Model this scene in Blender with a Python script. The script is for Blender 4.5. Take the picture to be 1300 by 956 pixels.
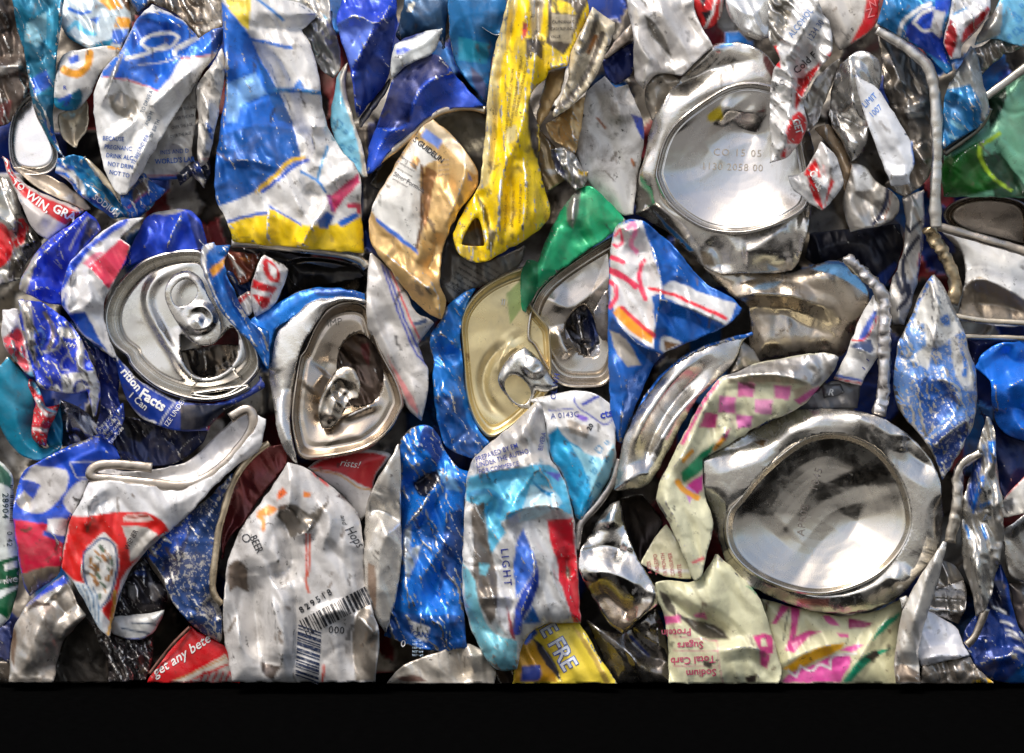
import bpy, math, random
import numpy as np
from mathutils import Vector
random.seed(7)
for o in list(bpy.data.objects): bpy.data.objects.remove(o)
scene = bpy.context.scene
COL = scene.collection
# ---------------------------------------------------------------- scale, camera, light
S = 0.00025                 # metres per photo pixel on the bale's face (a 66 mm can is about 264 px)
DIST = 3000.0               # camera distance in the same units (0.75 m)
FLOOR_Y = 869.0             # row where the bale ends on the added black surface
CAM_Z = (FLOOR_Y - 478.0) * S
cam_d = bpy.data.cameras.new('camera'); cam = bpy.data.objects.new('camera', cam_d); COL.objects.link(cam)
cam.location = (0, -DIST * S, CAM_Z); cam.rotation_euler = (math.radians(90), 0, 0)
cam_d.sensor_width = 36; cam_d.lens = 36 * DIST / 1300.0; cam_d.clip_start = 0.01; cam_d.clip_end = 200
cam_d.dof.use_dof = True; cam_d.dof.focus_distance = (DIST - 60) * S; cam_d.dof.aperture_fstop = 9
scene.camera = cam
SUN_EL, SUN_AZ = 56.0, 150.0   # azimuth: 180 = from behind the camera, less = from the left
world = bpy.data.worlds.new('World'); scene.world = world; world.use_nodes = True
wn = world.node_tree; wn.nodes.clear()
sky = wn.nodes.new('ShaderNodeTexSky'); sky.sky_type = 'NISHITA'; sky.sun_disc = False
sky.sun_elevation = math.radians(SUN_EL); sky.air_density = 1.0; sky.dust_density = 4.0; sky.ozone_density = 1.0
bg = wn.nodes.new('ShaderNodeBackground'); bg.inputs[1].default_value = 0.15
wo = wn.nodes.new('ShaderNodeOutputWorld')
wn.links.new(sky.outputs[0], bg.inputs[0]); wn.links.new(bg.outputs[0], wo.inputs[0])
sl = bpy.data.lights.new('sun', 'SUN'); sl.energy = 2.1; sl.angle = math.radians(18); sl.color = (1, .95, .88)
sun = bpy.data.objects.new('sun', sl); COL.objects.link(sun)
a, e = math.radians(SUN_AZ), math.radians(SUN_EL)
sdir = Vector((-math.sin(a) * math.cos(e), math.cos(a) * math.cos(e), math.sin(e)))   # towards the sun
sun.rotation_euler = sdir.to_track_quat('Z', 'Y').to_euler(); sun.location = sdir * 3
sky.sun_rotation = math.atan2(sdir.x, sdir.y)
scene.view_settings.view_transform = 'Standard'; scene.view_settings.look = 'None'
scene.view_settings.gamma = 1; scene.view_settings.use_curve_mapping = False
scene.view_settings.exposure = 0.25
scene.render.engine = 'CYCLES'

# ---------------------------------------------------------------- helpers
KX = dict(a=0, b=240, c=480, d=730, e=970); KY = {'1': 0, '2': 210, '3': 420, '4': 630}
ZF = 3.9333
K6 = dict(f=(0, 200), g=(0, 380), h=(1100, 560), i=(1100, 720), j=(1000, 330))
def P_(s):
    """points traced on enlarged, overlapping crops of the photo -> photo pixels"""
    ox = oy = 0.0; f = 1.0; row = 0; out = []
    for t in s.split():
        if ',' in t:
            x, y = t.split(','); zy = float(y); x = ox + float(x) / f; y = oy + zy / f
            if out and row and out[-1][2] and row != out[-1][2]:        # crossing into the next crop: drop points that double back in the overlap
                if row > out[-1][2]:
                    while len(out) > 1 and out[-1][2] and out[-1][2] < row and out[-1][3] > 800 and out[-1][1] > y - 1 and abs(out[-1][0] - x) < 34: out.pop()
                elif zy > 800 and y > out[-1][1] - 1 and abs(out[-1][0] - x) < 34: continue
            out.append((x, y, row, zy))
        elif t == 'p': ox = oy = 0.0; f = 1.0; row = 0
        elif t in K6: ox, oy = K6[t]; f = 6.5; row = 0
        else: ox, oy, f = KX[t[0]], KY[t[1]], ZF; row = int(t[1])
    return np.array([o[:2] for o in out])
def Wp(x, y, z):
    """photo pixel + height above the bale's face -> metres"""
    k = (DIST - z) / DIST
    return np.stack([(x - 650) * k * S, -z * S, CAM_Z + (478 - y) * k * S], -1)
def hsh(i, j, s):
    v = np.sin(i * 127.1 + j * 311.7 + s * 74.7) * 43758.5453
    return v - np.floor(v)
def vnoise(x, y, s):
    i = np.floor(x); j = np.floor(y); u = x - i; v = y - j
    u = u * u * (3 - 2 * u); v = v * v * (3 - 2 * v)
    return (hsh(i, j, s) * (1 - u) + hsh(i + 1, j, s) * u) * (1 - v) + (hsh(i, j + 1, s) * (1 - u) + hsh(i + 1, j + 1, s) * u) * v - .5
def facet(x, y, s):
    x2 = x + .9 * vnoise(x * .8, y * .8, s + 3); y2 = y + .9 * vnoise(x * .8 + 9, y * .8, s + 5)
    u = x2 + y2 * .577; v = y2 * 1.155
    i = np.floor(u); j = np.floor(v); fu = u - i; fv = v - j
    lo = fu + fv < 1
    h00 = hsh(i, j, s); h10 = hsh(i + 1, j, s); h01 = hsh(i, j + 1, s); h11 = hsh(i + 1, j + 1, s)
    return np.where(lo, h00 + fu * (h10 - h00) + fv * (h01 - h00), h11 + (1 - fu) * (h01 - h11) + (1 - fv) * (h10 - h11)) - .5
def inpoly(x, y, P):
    c = np.zeros(x.shape, bool)
    x1, y1 = P[:, 0], P[:, 1]; x2, y2 = np.roll(x1, -1), np.roll(y1, -1)
    for a in range(len(P)):
        if y1[a] == y2[a]: continue
        m = ((y1[a] > y) != (y2[a] > y)) & (x < (x2[a] - x1[a]) * (y - y1[a]) / (y2[a] - y1[a]) + x1[a])
        c ^= m
    return c
def segdist(x, y, P, closed=False, near=False):
    """distance to a polyline, optionally the nearest points, and the side"""
    n = len(P) if closed else len(P) - 1
    best = np.full(x.shape, 1e9); nx = np.zeros(x.shape); ny = np.zeros(x.shape); sd = np.zeros(x.shape); al = np.zeros(x.shape)
    for a in range(n):
        p = P[a]; q = P[(a + 1) % len(P)]; d = q - p; L2 = d @ d + 1e-9
        t = np.clip(((x - p[0]) * d[0] + (y - p[1]) * d[1]) / L2, 0, 1)
        px = p[0] + t * d[0]; py = p[1] + t * d[1]; dd = np.hypot(x - px, y - py)
        m = dd < best
        best = np.where(m, dd, best)
        if near:
            nx = np.where(m, px, nx); ny = np.where(m, py, ny)
        sd = np.where(m, np.sign(d[0] * (y - p[1]) - d[1] * (x - p[0])), sd); al = np.where(m, (a + t) / n, al)
    return (best, nx, ny) if near else (best, sd, al)
def smooth(P, closed=True, it=2, keep=.05):
    """Chaikin rounding that keeps sharp corners"""
    for _ in range(it):
        n = len(P); out = []
        for i in range(n):
            if not closed and i in (0, n - 1): out.append(P[i]); continue
            a, b, c = P[i - 1], P[i], P[(i + 1) % n]
            u = b - a; v = c - b
            cs = (u @ v) / (np.hypot(*u) * np.hypot(*v) + 1e-9)
            if cs < keep: out.append(b)
            else: out += [b - u * .25, b + v * .25]
        P = np.array(out)
    return P
def shrink(P, k):
    c = P.mean(0); return c + (P - c) * k
def lin(c): 
    c = c / 255.0
    return c / 12.92 if c < .04045 else ((c + .055) / 1.055) ** 2.4
def C(r, g, b, m=0.0):
    k = np.array([1.02, .985, .93]) if m > .45 else np.ones(3)      # bare aluminium under lacquer is slightly warm
    return np.array([lin(r) * k[0], lin(g) * k[1], lin(b) * k[2], m])
ALU = C(212, 210, 206, 1); ALUD = C(165, 160, 152, 1); WH = C(226, 225, 221, .1); BLK = C(32, 32, 36, 0); GREY = C(168, 166, 162, .6)
GOLD = C(226, 192, 130, .75); NAVY = C(22, 48, 130, .25); BLUE = C(28, 104, 205, .3); ROYAL = C(32, 66, 200, .3)
RED = C(205, 30, 36, .15); CYAN = C(95, 185, 218, .2); TEAL = C(20, 125, 160, .35); YEL = C(245, 208, 20, .1); CREAM = C(214, 212, 176, .05)
PINK = C(214, 90, 150, .05); ORG = C(236, 160, 40, .1); GREEN = C(20, 150, 95, .2)

# ---------------------------------------------------------------- materials
def new_mat(name):
    m = bpy.data.materials.new(name); m.use_nodes = True; nt = m.node_tree
    return m, nt, nt.nodes['Principled BSDF']
def noise(nt, vec, scale, detail=3, rough=.55, dist=0):
    n = nt.nodes.new('ShaderNodeTexNoise'); n.inputs['Scale'].default_value = scale; n.inputs['Detail'].default_value = detail
    n.inputs['Roughness'].default_value = rough; n.inputs['Distortion'].default_value = dist
    nt.links.new(vec, n.inputs['Vector']); return n.outputs[0]
def ramp(nt, fac, a, b):
    n = nt.nodes.new('ShaderNodeMapRange'); n.inputs['From Min'].default_value = a; n.inputs['From Max'].default_value = b
    n.clamp = True; nt.links.new(fac, n.inputs['Value']); return n.outputs[0]
def mth(nt, op, a, b=None):
    n = nt.nodes.new('ShaderNodeMath'); n.operation = op
    for k, v in enumerate((a, b)):
        if v is None: continue
        if isinstance(v, (int, float)): n.inputs[k].default_value = v
        else: nt.links.new(v, n.inputs[k])
    return n.outputs[0]
def mixc(nt, f, a, b):
    n = nt.nodes.new('ShaderNodeMix'); n.data_type = 'RGBA'; nt.links.new(f, n.inputs[0])
    for k, v in ((6, a), (7, b)):
        if isinstance(v, tuple): n.inputs[k].default_value = v
        else: nt.links.new(v, n.inputs[k])
    return n.outputs[2]
def can_material(name, streak=False):
    """printed or bare can aluminium: ink and metal come from vertex colours, wear, dirt and scratches are procedural"""
    m, nt, b = new_mat(name); L = nt.links
    tc = nt.nodes.new('ShaderNodeTexCoord').outputs['Object']
    at = nt.nodes.new('ShaderNodeAttribute'); at.attribute_name = 'ink'
    pr = nt.nodes.new('ShaderNodeAttribute'); pr.attribute_name = 'prm'      # wear, dirt, roughness
    sp = nt.nodes.new('ShaderNodeSeparateColor'); L.new(pr.outputs['Color'], sp.inputs[0])
    wear, dirt, rgh = sp.outputs
    mp = nt.nodes.new('ShaderNodeMapping'); mp.inputs['Scale'].default_value = (1, 1, .12); mp.inputs['Rotation'].default_value = (0, .5, 0)
    L.new(tc, mp.inputs[0])
    n1 = noise(nt, tc, 900, 4, .65); n2 = noise(nt, tc, 130, 5, .65, .4); n3 = noise(nt, mp.outputs[0], 3600, 2, .5); n4 = noise(nt, tc, 330, 6, .7)
    # ink rubbed off
    f = mth(nt, 'ADD', mth(nt, 'MULTIPLY', wear, 1.35), mth(nt, 'MULTIPLY', mth(nt, 'SUBTRACT', n1, .5), 1.1))
    f = mth(nt, 'ADD', f, mth(nt, 'MULTIPLY', mth(nt, 'SUBTRACT', n2, .5), .7))
    wm = ramp(nt, f, .56, .68)
    scr = mth(nt, 'MULTIPLY', ramp(nt, n3, .70, .80), .16)
    wm = mth(nt, 'MAXIMUM', wm, mth(nt, 'MULTIPLY', scr, ramp(nt, n2, .52, .66)))
    col = mixc(nt, wm, at.outputs['Color'], (.62, .60, .56, 1))
    met = mth(nt, 'MAXIMUM', at.outputs['Alpha'], wm)
    # grime: soft brown film and dark specks
    film = mth(nt, 'MULTIPLY', ramp(nt, n2, .45, .76), mth(nt, 'MULTIPLY', dirt, .85))
    col = mixc(nt, film, col, (.13, .105, .08, 1))
    spk = mth(nt, 'MULTIPLY', ramp(nt, n4, .61, .69), mth(nt, 'MINIMUM', mth(nt, 'MULTIPLY', dirt, 1.3), 1.0))
    col = mixc(nt, spk, col, (.035, .028, .022, 1))
    gr = mth(nt, 'MAXIMUM', film, spk)
    L.new(col, b.inputs['Base Color'])
    L.new(mth(nt, 'MULTIPLY', met, mth(nt, 'SUBTRACT', 1.0, gr)), b.inputs['Metallic'])
    r = mth(nt, 'ADD', rgh, mth(nt, 'MULTIPLY', mth(nt, 'SUBTRACT', n2, .5), .25))
    r = mth(nt, 'ADD', r, mth(nt, 'MULTIPLY', gr, .45))
    L.new(r, b.inputs['Roughness'])
    bp = nt.nodes.new('ShaderNodeBump'); bp.inputs['Strength'].default_value = .35; bp.inputs['Distance'].default_value = .0004
    h = mth(nt, 'ADD', mth(nt, 'MULTIPLY', n4, .8), mth(nt, 'MULTIPLY', n1, .25))
    if streak: h = mth(nt, 'ADD', mth(nt, 'MULTIPLY', n3, .10), mth(nt, 'MULTIPLY', n4, .12))
    L.new(h, bp.inputs['Height']); L.new(bp.outputs[0], b.inputs['Normal'])
    return m
M_CAN = can_material('printed_can_aluminium'); M_END = can_material('bare_can_end_aluminium', True)
def ink_mat(name, c, met=0.0):
    m, nt, b = new_mat(name)
    tc = nt.nodes.new('ShaderNodeTexCoord').outputs['Object']
    n = noise(nt, tc, 1100, 4, .6)
    col = mixc(nt, ramp(nt, n, .52, .66), (c[0], c[1], c[2], 1), tuple(min(1, .6 * v + .16) for v in c[:3]) + (1,))
    nt.links.new(col, b.inputs['Base Color']); b.inputs['Roughness'].default_value = .45; b.inputs['Metallic'].default_value = met
    return m
INKS = {}
def ink(c):
    k = tuple(round(float(v), 3) for v in c)
    if k not in INKS: INKS[k] = ink_mat('printing_ink', c)
    return INKS[k]

# ---------------------------------------------------------------- things and parts
GROUP = 'crushed cans pressed into the bale'
def T(label, at, name='crushed_can', cat='crushed can'):
    o = bpy.data.objects.new(name, None); COL.objects.link(o)
    p = P_(at)[0]; o.location = Wp(p[0], p[1], -40.0); o.empty_display_size = .01
    o['label'] = label; o['category'] = cat; o['group'] = GROUP
    return o
def link_mesh(name, V, faces, mat, parent, attrs=None, smooth_=True):
    me = bpy.data.meshes.new(name)
    pp = parent
    while pp is not None: V = V - np.array(pp.location); pp = pp.parent
    faces = np.asarray(faces, dtype=np.int32)
    n = faces.shape[1]
    me.vertices.add(len(V)); me.vertices.foreach_set('co', V.astype(np.float32).ravel())
    me.loops.add(faces.size); me.loops.foreach_set('vertex_index', faces.ravel())
    me.polygons.add(len(faces)); me.polygons.foreach_set('loop_start', np.arange(0, faces.size, n, dtype=np.int32))
    me.polygons.foreach_set('loop_total', np.full(len(faces), n, dtype=np.int32))
    me.update(calc_edges=True)
    me.polygons.foreach_set('use_smooth', np.full(len(faces), smooth_, dtype=bool))
    if attrs:
        for k, A in attrs.items():
            at = me.attributes.new(k, 'FLOAT_COLOR', 'POINT'); at.data.foreach_set('color', A.astype(np.float32).ravel())
    me.materials.append(mat); me.validate()
    o = bpy.data.objects.new(name, me); COL.objects.link(o)
    if parent is not None: o.parent = parent
    return o
SEED = [0]
class Piece: pass
def paint(x, y, base, prints, seed):
    A = np.repeat(np.asarray(base)[None], len(x), 0)
    wx = x + 1.5 * vnoise(x / 9, y / 9, seed + 21) + .9 * vnoise(x / 2.7, y / 2.7, seed + 23); wy = y + 1.5 * vnoise(x / 9 + 40, y / 9, seed + 22) + .9 * vnoise(x / 2.7, y / 2.7 + 7, seed + 24)
    for pr in prints:
        c, s = pr[0], pr[1]; P = P_(s)
        if len(pr) > 2 and pr[2]:
            d, _, _ = segdist(wx, wy, smooth(P, False)); f = np.clip((pr[2] / 2 - d) / 1.9 + .5, 0, 1)
        else:
            P = smooth(P, True, 1, .6); ins = inpoly(wx, wy, P); d, _, _ = segdist(wx, wy, P, True)
            f = np.clip(np.where(ins, d, -d) / 2.0 + .5, 0, 1)
        A = A * (1 - f[:, None]) + np.asarray(c)[None] * f[:, None]
    return A
def smudge(x, y, A, dirt, seed):
    """short smears of grime and cracked ink, most of them along the crush direction"""
    rng = random.Random(int(seed * 100)); n = len(x); k = int(n * dirt / 130)
    for _ in range(min(k, 90)):
        i = rng.randrange(n); a_ = math.radians(rng.gauss(88, 28)); L_ = rng.choice((2, 4, 7, 12, 18)); w_ = rng.uniform(.7, 2.2)
        dx, dy = math.cos(a_) * L_ / 2, math.sin(a_) * L_ / 2
        m = np.nonzero((np.abs(x - x[i]) < 16) & (np.abs(y - y[i]) < 16))[0]
        P = np.array([(x[i] - dx, y[i] - dy), (x[i] + rng.uniform(-2, 2), y[i]), (x[i] + dx, y[i] + dy)])
        d, _, _ = segdist(x[m] + 3 * vnoise(x[m] / 4, y[m] / 4, seed), y[m] + 3 * vnoise(x[m] / 4 + 9, y[m] / 4, seed), P)
        f = (np.clip((w_ - d) / 1.6 + .5, 0, 1) * rng.uniform(.35, .85))[:, None]
        c = np.array(rng.choice(((.05, .04, .03, .1), (.09, .06, .035, .05), (.03, .028, .028, .2), (.16, .11, .07, .1))))
        A[m] = A[m] * (1 - f) + c * f
    return A
def finish(pc, parent, name, x, y, q, base, prints, skirt, rough, dirt, wear, mat, edge, inset=3.0):
    n = len(x)
    # boundary edges -> skirt that turns back into the bale
    e = np.concatenate([q[:, [0, 1]], q[:, [1, 2]], q[:, [2, 3]], q[:, [3, 0]]]); e = e[e[:, 0] != e[:, 1]]
    key = np.sort(e, 1); _, idx, inv, cnt = np.unique(key, axis=0, return_index=True, return_inverse=True, return_counts=True)
    be = e[cnt[inv.ravel()] == 1]
    z = pc.h(x, y)
    # curvature -> wear
    sm = np.zeros(n); ct = np.zeros(n)
    for a_, b_ in ((0, 1), (1, 2), (2, 3), (3, 0)):
        for u, v in ((q[:, a_], q[:, b_]), (q[:, b_], q[:, a_])):
            sm += np.bincount(u, z[v], n); ct += np.bincount(u, minlength=n)
    lap = z - sm / np.maximum(ct, 1)
    w = np.clip((lap - .28) * 1.0, 0, .42)
    bmask = np.zeros(n, bool); bmask[be.ravel()] = True
    w[bmask] = np.clip(.2 + .5 * vnoise(x / 25, y / 25, pc.seed + 31), 0, .4)[bmask]
    W = np.clip(wear + w, 0, 1)
    ink_ = paint(x, y, base, prints, pc.seed)
    if dirt > .24 and mat is M_CAN: ink_ = smudge(x, y, ink_, dirt, pc.seed)
    prm = np.stack([W, np.full(n, dirt + .13), np.full(n, rough), np.ones(n)], -1)
    V = Wp(x, y, z); F = q
    if skirt and len(be):
        bv = np.unique(be); mp = -np.ones(n, int); mp[bv] = np.arange(len(bv)); nb = len(bv)
        # inward normal at the boundary from adjacent face centres
        cx = x[q].mean(1); cy = y[q].mean(1); ax = np.zeros(n); ay = np.zeros(n); cc = np.zeros(n)
        for k in range(4):
            ax += np.bincount(q[:, k], cx, n); ay += np.bincount(q[:, k], cy, n); cc += np.bincount(q[:, k], minlength=n)
        dx = ax[bv] / cc[bv] - x[bv]; dy = ay[bv] / cc[bv] - y[bv]; L = np.hypot(dx, dy) + 1e-6; dx /= L; dy /= L
        V1 = Wp(x[bv] + dx * .5, y[bv] + dy * .5, z[bv] - 2.2); V2 = Wp(x[bv] + dx * inset, y[bv] + dy * inset, z[bv] - skirt)
        V = np.concatenate([V, V1, V2])
        a0 = be[:, 0]; b0 = be[:, 1]; a1 = n + mp[a0]; b1 = n + mp[b0]
        F = np.concatenate([F, np.stack([b0, a0, a1, b1], -1), np.stack([b1, a1, a1 + nb, b1 + nb], -1)])
        ei = ink_[bv] if edge is None else np.repeat(np.asarray(edge)[None], nb, 0)
        ink_ = np.concatenate([ink_, ei, ei * np.array([.8, .8, .8, 1])]); pb = prm[bv].copy(); pb[:, 0] = np.clip(wear, 0, 1)
        prm = np.concatenate([prm, pb, pb])
    o = link_mesh(name, V, F, mat, parent, dict(ink=ink_, prm=prm))
    # degenerate corners from snapping are dropped by validate()
    pc.obj = o; pc.parent = parent
    return pc
def snap(x, y, q, polys):
    e = np.concatenate([q[:, [0, 1]], q[:, [1, 2]], q[:, [2, 3]], q[:, [3, 0]]])
    key = np.sort(e, 1); u, cnt = np.unique(key, axis=0, return_counts=True)
    bv = np.unique(u[cnt == 1])
    best = np.full(len(bv), 1e9); X = x[bv].copy(); Y = y[bv].copy()
    for P in polys:
        d, nx, ny = segdist(x[bv], y[bv], P, True, True); m = d < best
        best = np.where(m, d, best); X = np.where(m, nx, X); Y = np.where(m, ny, Y)
    ok = best < 4.5
    x[bv[ok]] = X[ok]; y[bv[ok]] = Y[ok]
def compact(x, y, q):
    used = np.unique(q); mp = -np.ones(len(x), int); mp[used] = np.arange(len(used))
    return x[used], y[used], mp[q]
def relief(R, x, y):
    z = np.zeros(x.shape)
    for r in R or ():
        P = smooth(P_(r[0]), False, 2); amp, w = r[1] * 1.15, r[2] * 1.6
        if len(P) == 1: d = np.hypot(x - P[0, 0], y - P[0, 1]); z += amp * np.exp(-(d / w) ** 2); continue
        d, sd, al = segdist(x, y, P)
        if len(r) > 3 and r[3] == 's':       # a fold: one side stands over the other
            z += amp * np.clip(sd * d / 4, -1, 1) * np.exp(-d / w) * .5
        else:
            t = np.clip(1 - d / w, 0, 1); fade = np.clip(np.minimum(al, 1 - al) * 5 + .25, 0, 1)
            z += amp * t ** 1.12 * fade
    return z
def B(parent, name, outline, L=0, base=WH, bul=14, w=26, cr=(3.5, 38), ang=80, st=1.8, tilt=(0, 0), R=(), P=(), holes=(), h=2.15, skirt=34, rough=.34, dirt=.3, wear=.12, mat=None, edge=None, jag=1.2, rnd=2, raw=False):
    """a crumpled sheet of can wall: traced outline, its own depth, folds and dents, and an edge that turns back"""
    SEED[0] += 1; pc = Piece(); pc.seed = SEED[0] * 3.17
    O = outline if raw else smooth(smooth(P_(outline), True, 1, .55), True, rnd - 1, .8)
    # resample and roughen the edge
    if jag:
        seg = []
        for i in range(len(O)):
            p, q_ = O[i], O[(i + 1) % len(O)]; k = max(1, int(np.hypot(*(q_ - p)) / 4))
            for j in range(k): seg.append(p + (q_ - p) * j / k)
        O = np.array(seg)
        O = O + np.stack([jag * 2 * vnoise(O[:, 0] / 9, O[:, 1] / 9, pc.seed), jag * 2 * vnoise(O[:, 0] / 9 + 30, O[:, 1] / 9, pc.seed)], -1)
    H = [smooth(P_(s)) if isinstance(s, str) else shrink(smooth(P_(s[0])), s[1]) for s in holes]
    x0, y0 = O.min(0) - h; x1, y1 = O.max(0) + h
    gx = np.arange(x0, x1 + h, h); gy = np.arange(y0, y1 + h, h); nx, ny = len(gx), len(gy)
    X, Y = np.meshgrid(gx, gy); cxm, cym = X[:-1, :-1] + h / 2, Y[:-1, :-1] + h / 2
    keep = inpoly(cxm.ravel(), cym.ravel(), O)
    for hp in H: keep &= ~inpoly(cxm.ravel(), cym.ravel(), hp)
    I = np.arange(nx * ny).reshape(ny, nx)
    q = np.stack([I[:-1, :-1], I[1:, :-1], I[1:, 1:], I[:-1, 1:]], -1).reshape(-1, 4)[keep]
    x, y, q = compact(X.ravel().copy(), Y.ravel().copy(), q)
    snap(x, y, q, [O] + H)
    cx, cy = O.mean(0); z0 = L * 15.0 + bul * .15; bul = bul * .85; ca, sa = math.cos(math.radians(ang)), math.sin(math.radians(ang))
    def hf(x, y):
        d, _, _ = segdist(x, y, O, True)
        for hp in H: d = np.minimum(d, segdist(x, y, hp, True)[0] + w * .4)
        t = np.clip(d / w, 0, 1)
        ef = np.clip(.5 + 2.6 * vnoise(x / 55, y / 55, pc.seed + 17), 0, 1)      # some edges roll back, others end as a flat sheet
        z = z0 + tilt[0] * (x - cx) + tilt[1] * (y - cy) + bul * (1 - (.12 + .88 * ef) * (1 - t) ** 2)
        u = (x * ca + y * sa) / st; v = -x * sa + y * ca
        am, wl = cr[0] * 1.45, cr[1]
        z = z + am * 2 * facet(u / wl, v / wl, pc.seed) * (.35 + .65 * t) + am * 1.15 * facet(u / wl * 2.3, v / wl * 2.3, pc.seed + 11) + am * .3 * facet(u / wl * 5.3, v / wl * 5.3, pc.seed + 13)
        cw = .09; n_ = vnoise(u / wl * .75 + 5, v / wl * .75, pc.seed + 41) + .25 * vnoise(u / wl * 2, v / wl * 2, pc.seed + 43); m_ = vnoise(u / wl * .9, v / wl * .9 + 8, pc.seed + 47) + .25 * vnoise(u / wl * 2.2, v / wl * 2.2, pc.seed + 49)
        z = z + am * .22 * np.clip(1 - np.abs(n_) / cw, 0, 1) - am * .3 * np.clip(1 - np.abs(m_) / cw, 0, 1)      # pinched creases
        return z + relief(R, x, y)
    pc.h = hf
    finish(pc, parent, name, x, y, q, base, P, skirt, rough, dirt, wear, mat or M_CAN, edge)
    return pc
TOP = [(1, -8), (.985, -1), (.965, 0), (.945, -2), (.93, -9), (.90, -22), (.87, -25), (.845, -23), (.82, -14), (.79, -12.5), (.4, -12), (0, -12)]
BOT = [(1, -7), (.975, 0), (.95, 2), (.92, 0), (.895, -6), (.87, -9), (.6, -15), (.3, -20), (0, -22)]
def LID(parent, name, outline, L=0, prof=TOP, base=ALU, tilt=(0, 0), holes=(), P=(), R=(), centre=None, skirt=30, cr=(1.2, 60), dirt=.25, rough=.25, n=132, wear=0.1, edge=None, warp=1.0):
    """a can end lofted from its (bent) rim: seam, chuck wall, groove and panel follow the profile"""
    SEED[0] += 1; pc = Piece(); pc.seed = SEED[0] * 3.17
    O = smooth(P_(outline), True, 3)
    seg = np.hypot(*(np.roll(O, -1, 0) - O).T); s = np.concatenate([[0], np.cumsum(seg)]); OO = np.vstack([O, O[:1]])
    sv = np.linspace(0, s[-1], n, endpoint=False); O = np.stack([np.interp(sv, s, OO[:, 0]), np.interp(sv, s, OO[:, 1])], -1)
    c = P_(centre)[0] if centre else O.mean(0)
    R0 = np.hypot(*(O - c).T).mean()
    ts = sorted(set([p[0] for p in prof] + list(np.linspace(.8, 1, 14)) + list(np.linspace(.02, .8, int(R0 * .8 / 2.6)))), reverse=True)
    ts = np.array([t for t in ts if t > 0.015])
    H = [smooth(P_(k)) for k in holes]
    X = c[0] + ts[:, None] * (O[:, 0] - c[0])[None]; Y = c[1] + ts[:, None] * (O[:, 1] - c[1])[None]
    m = len(ts); I = np.arange(m * n).reshape(m, n)
    q = np.stack([I[:-1], np.roll(I, -1, 1)[:-1], np.roll(I, -1, 1)[1:], I[1:]], -1).reshape(-1, 4)
    x, y = X.ravel().copy(), Y.ravel().copy()
    ctr = len(x); x = np.append(x, c[0]); y = np.append(y, c[1])
    last = I[-1]; k2 = np.arange(0, n, 2)
    q = np.concatenate([q, np.stack([last[k2], last[(k2 + 1) % n], last[(k2 + 2) % n], np.full(len(k2), ctr)], -1)])
    for hp in H: q = q[~inpoly(x[q].mean(1), y[q].mean(1), hp)]
    # orientation: front faces towards the camera
    x, y, q = compact(x, y, q)
    if H: snap(x, y, q, H)
    A = ((x[q[:, 2]] - x[q[:, 0]]) * (y[q[:, 3]] - y[q[:, 1]]) - (x[q[:, 3]] - x[q[:, 1]]) * (y[q[:, 2]] - y[q[:, 0]])).sum()
    if A > 0: q = q[:, ::-1]
    c_ = c; pt = np.array(prof[::-1]); th = np.arctan2(O[:, 1] - c[1], O[:, 0] - c[0]); ro = np.hypot(*(O - c).T); od = np.argsort(th)
    th, ro = th[od], ro[od]; th = np.concatenate([th - 2 * math.pi, th, th + 2 * math.pi]); ro = np.tile(ro, 3)
    z0 = L * 15.0
    def hf(x, y):
        a_ = np.arctan2(y - c[1], x - c[0]); r = np.hypot(x - c[0], y - c[1]) / np.interp(a_, th, ro)
        z = z0 + tilt[0] * (x - c[0]) + tilt[1] * (y - c[1]) + np.interp(r, pt[:, 0], pt[:, 1])
        z = z + cr[0] * 2 * warp * vnoise(x / cr[1], y / cr[1], pc.seed) + cr[0] * facet(x / cr[1] * 1.5, y / cr[1] * 1.5, pc.seed)
        return z + relief(R, x, y)
    pc.h = hf
    finish(pc, parent, name, x, y, q, base, P, skirt, rough, dirt * .45 - .08, wear, M_END, edge)
    return pc
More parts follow.
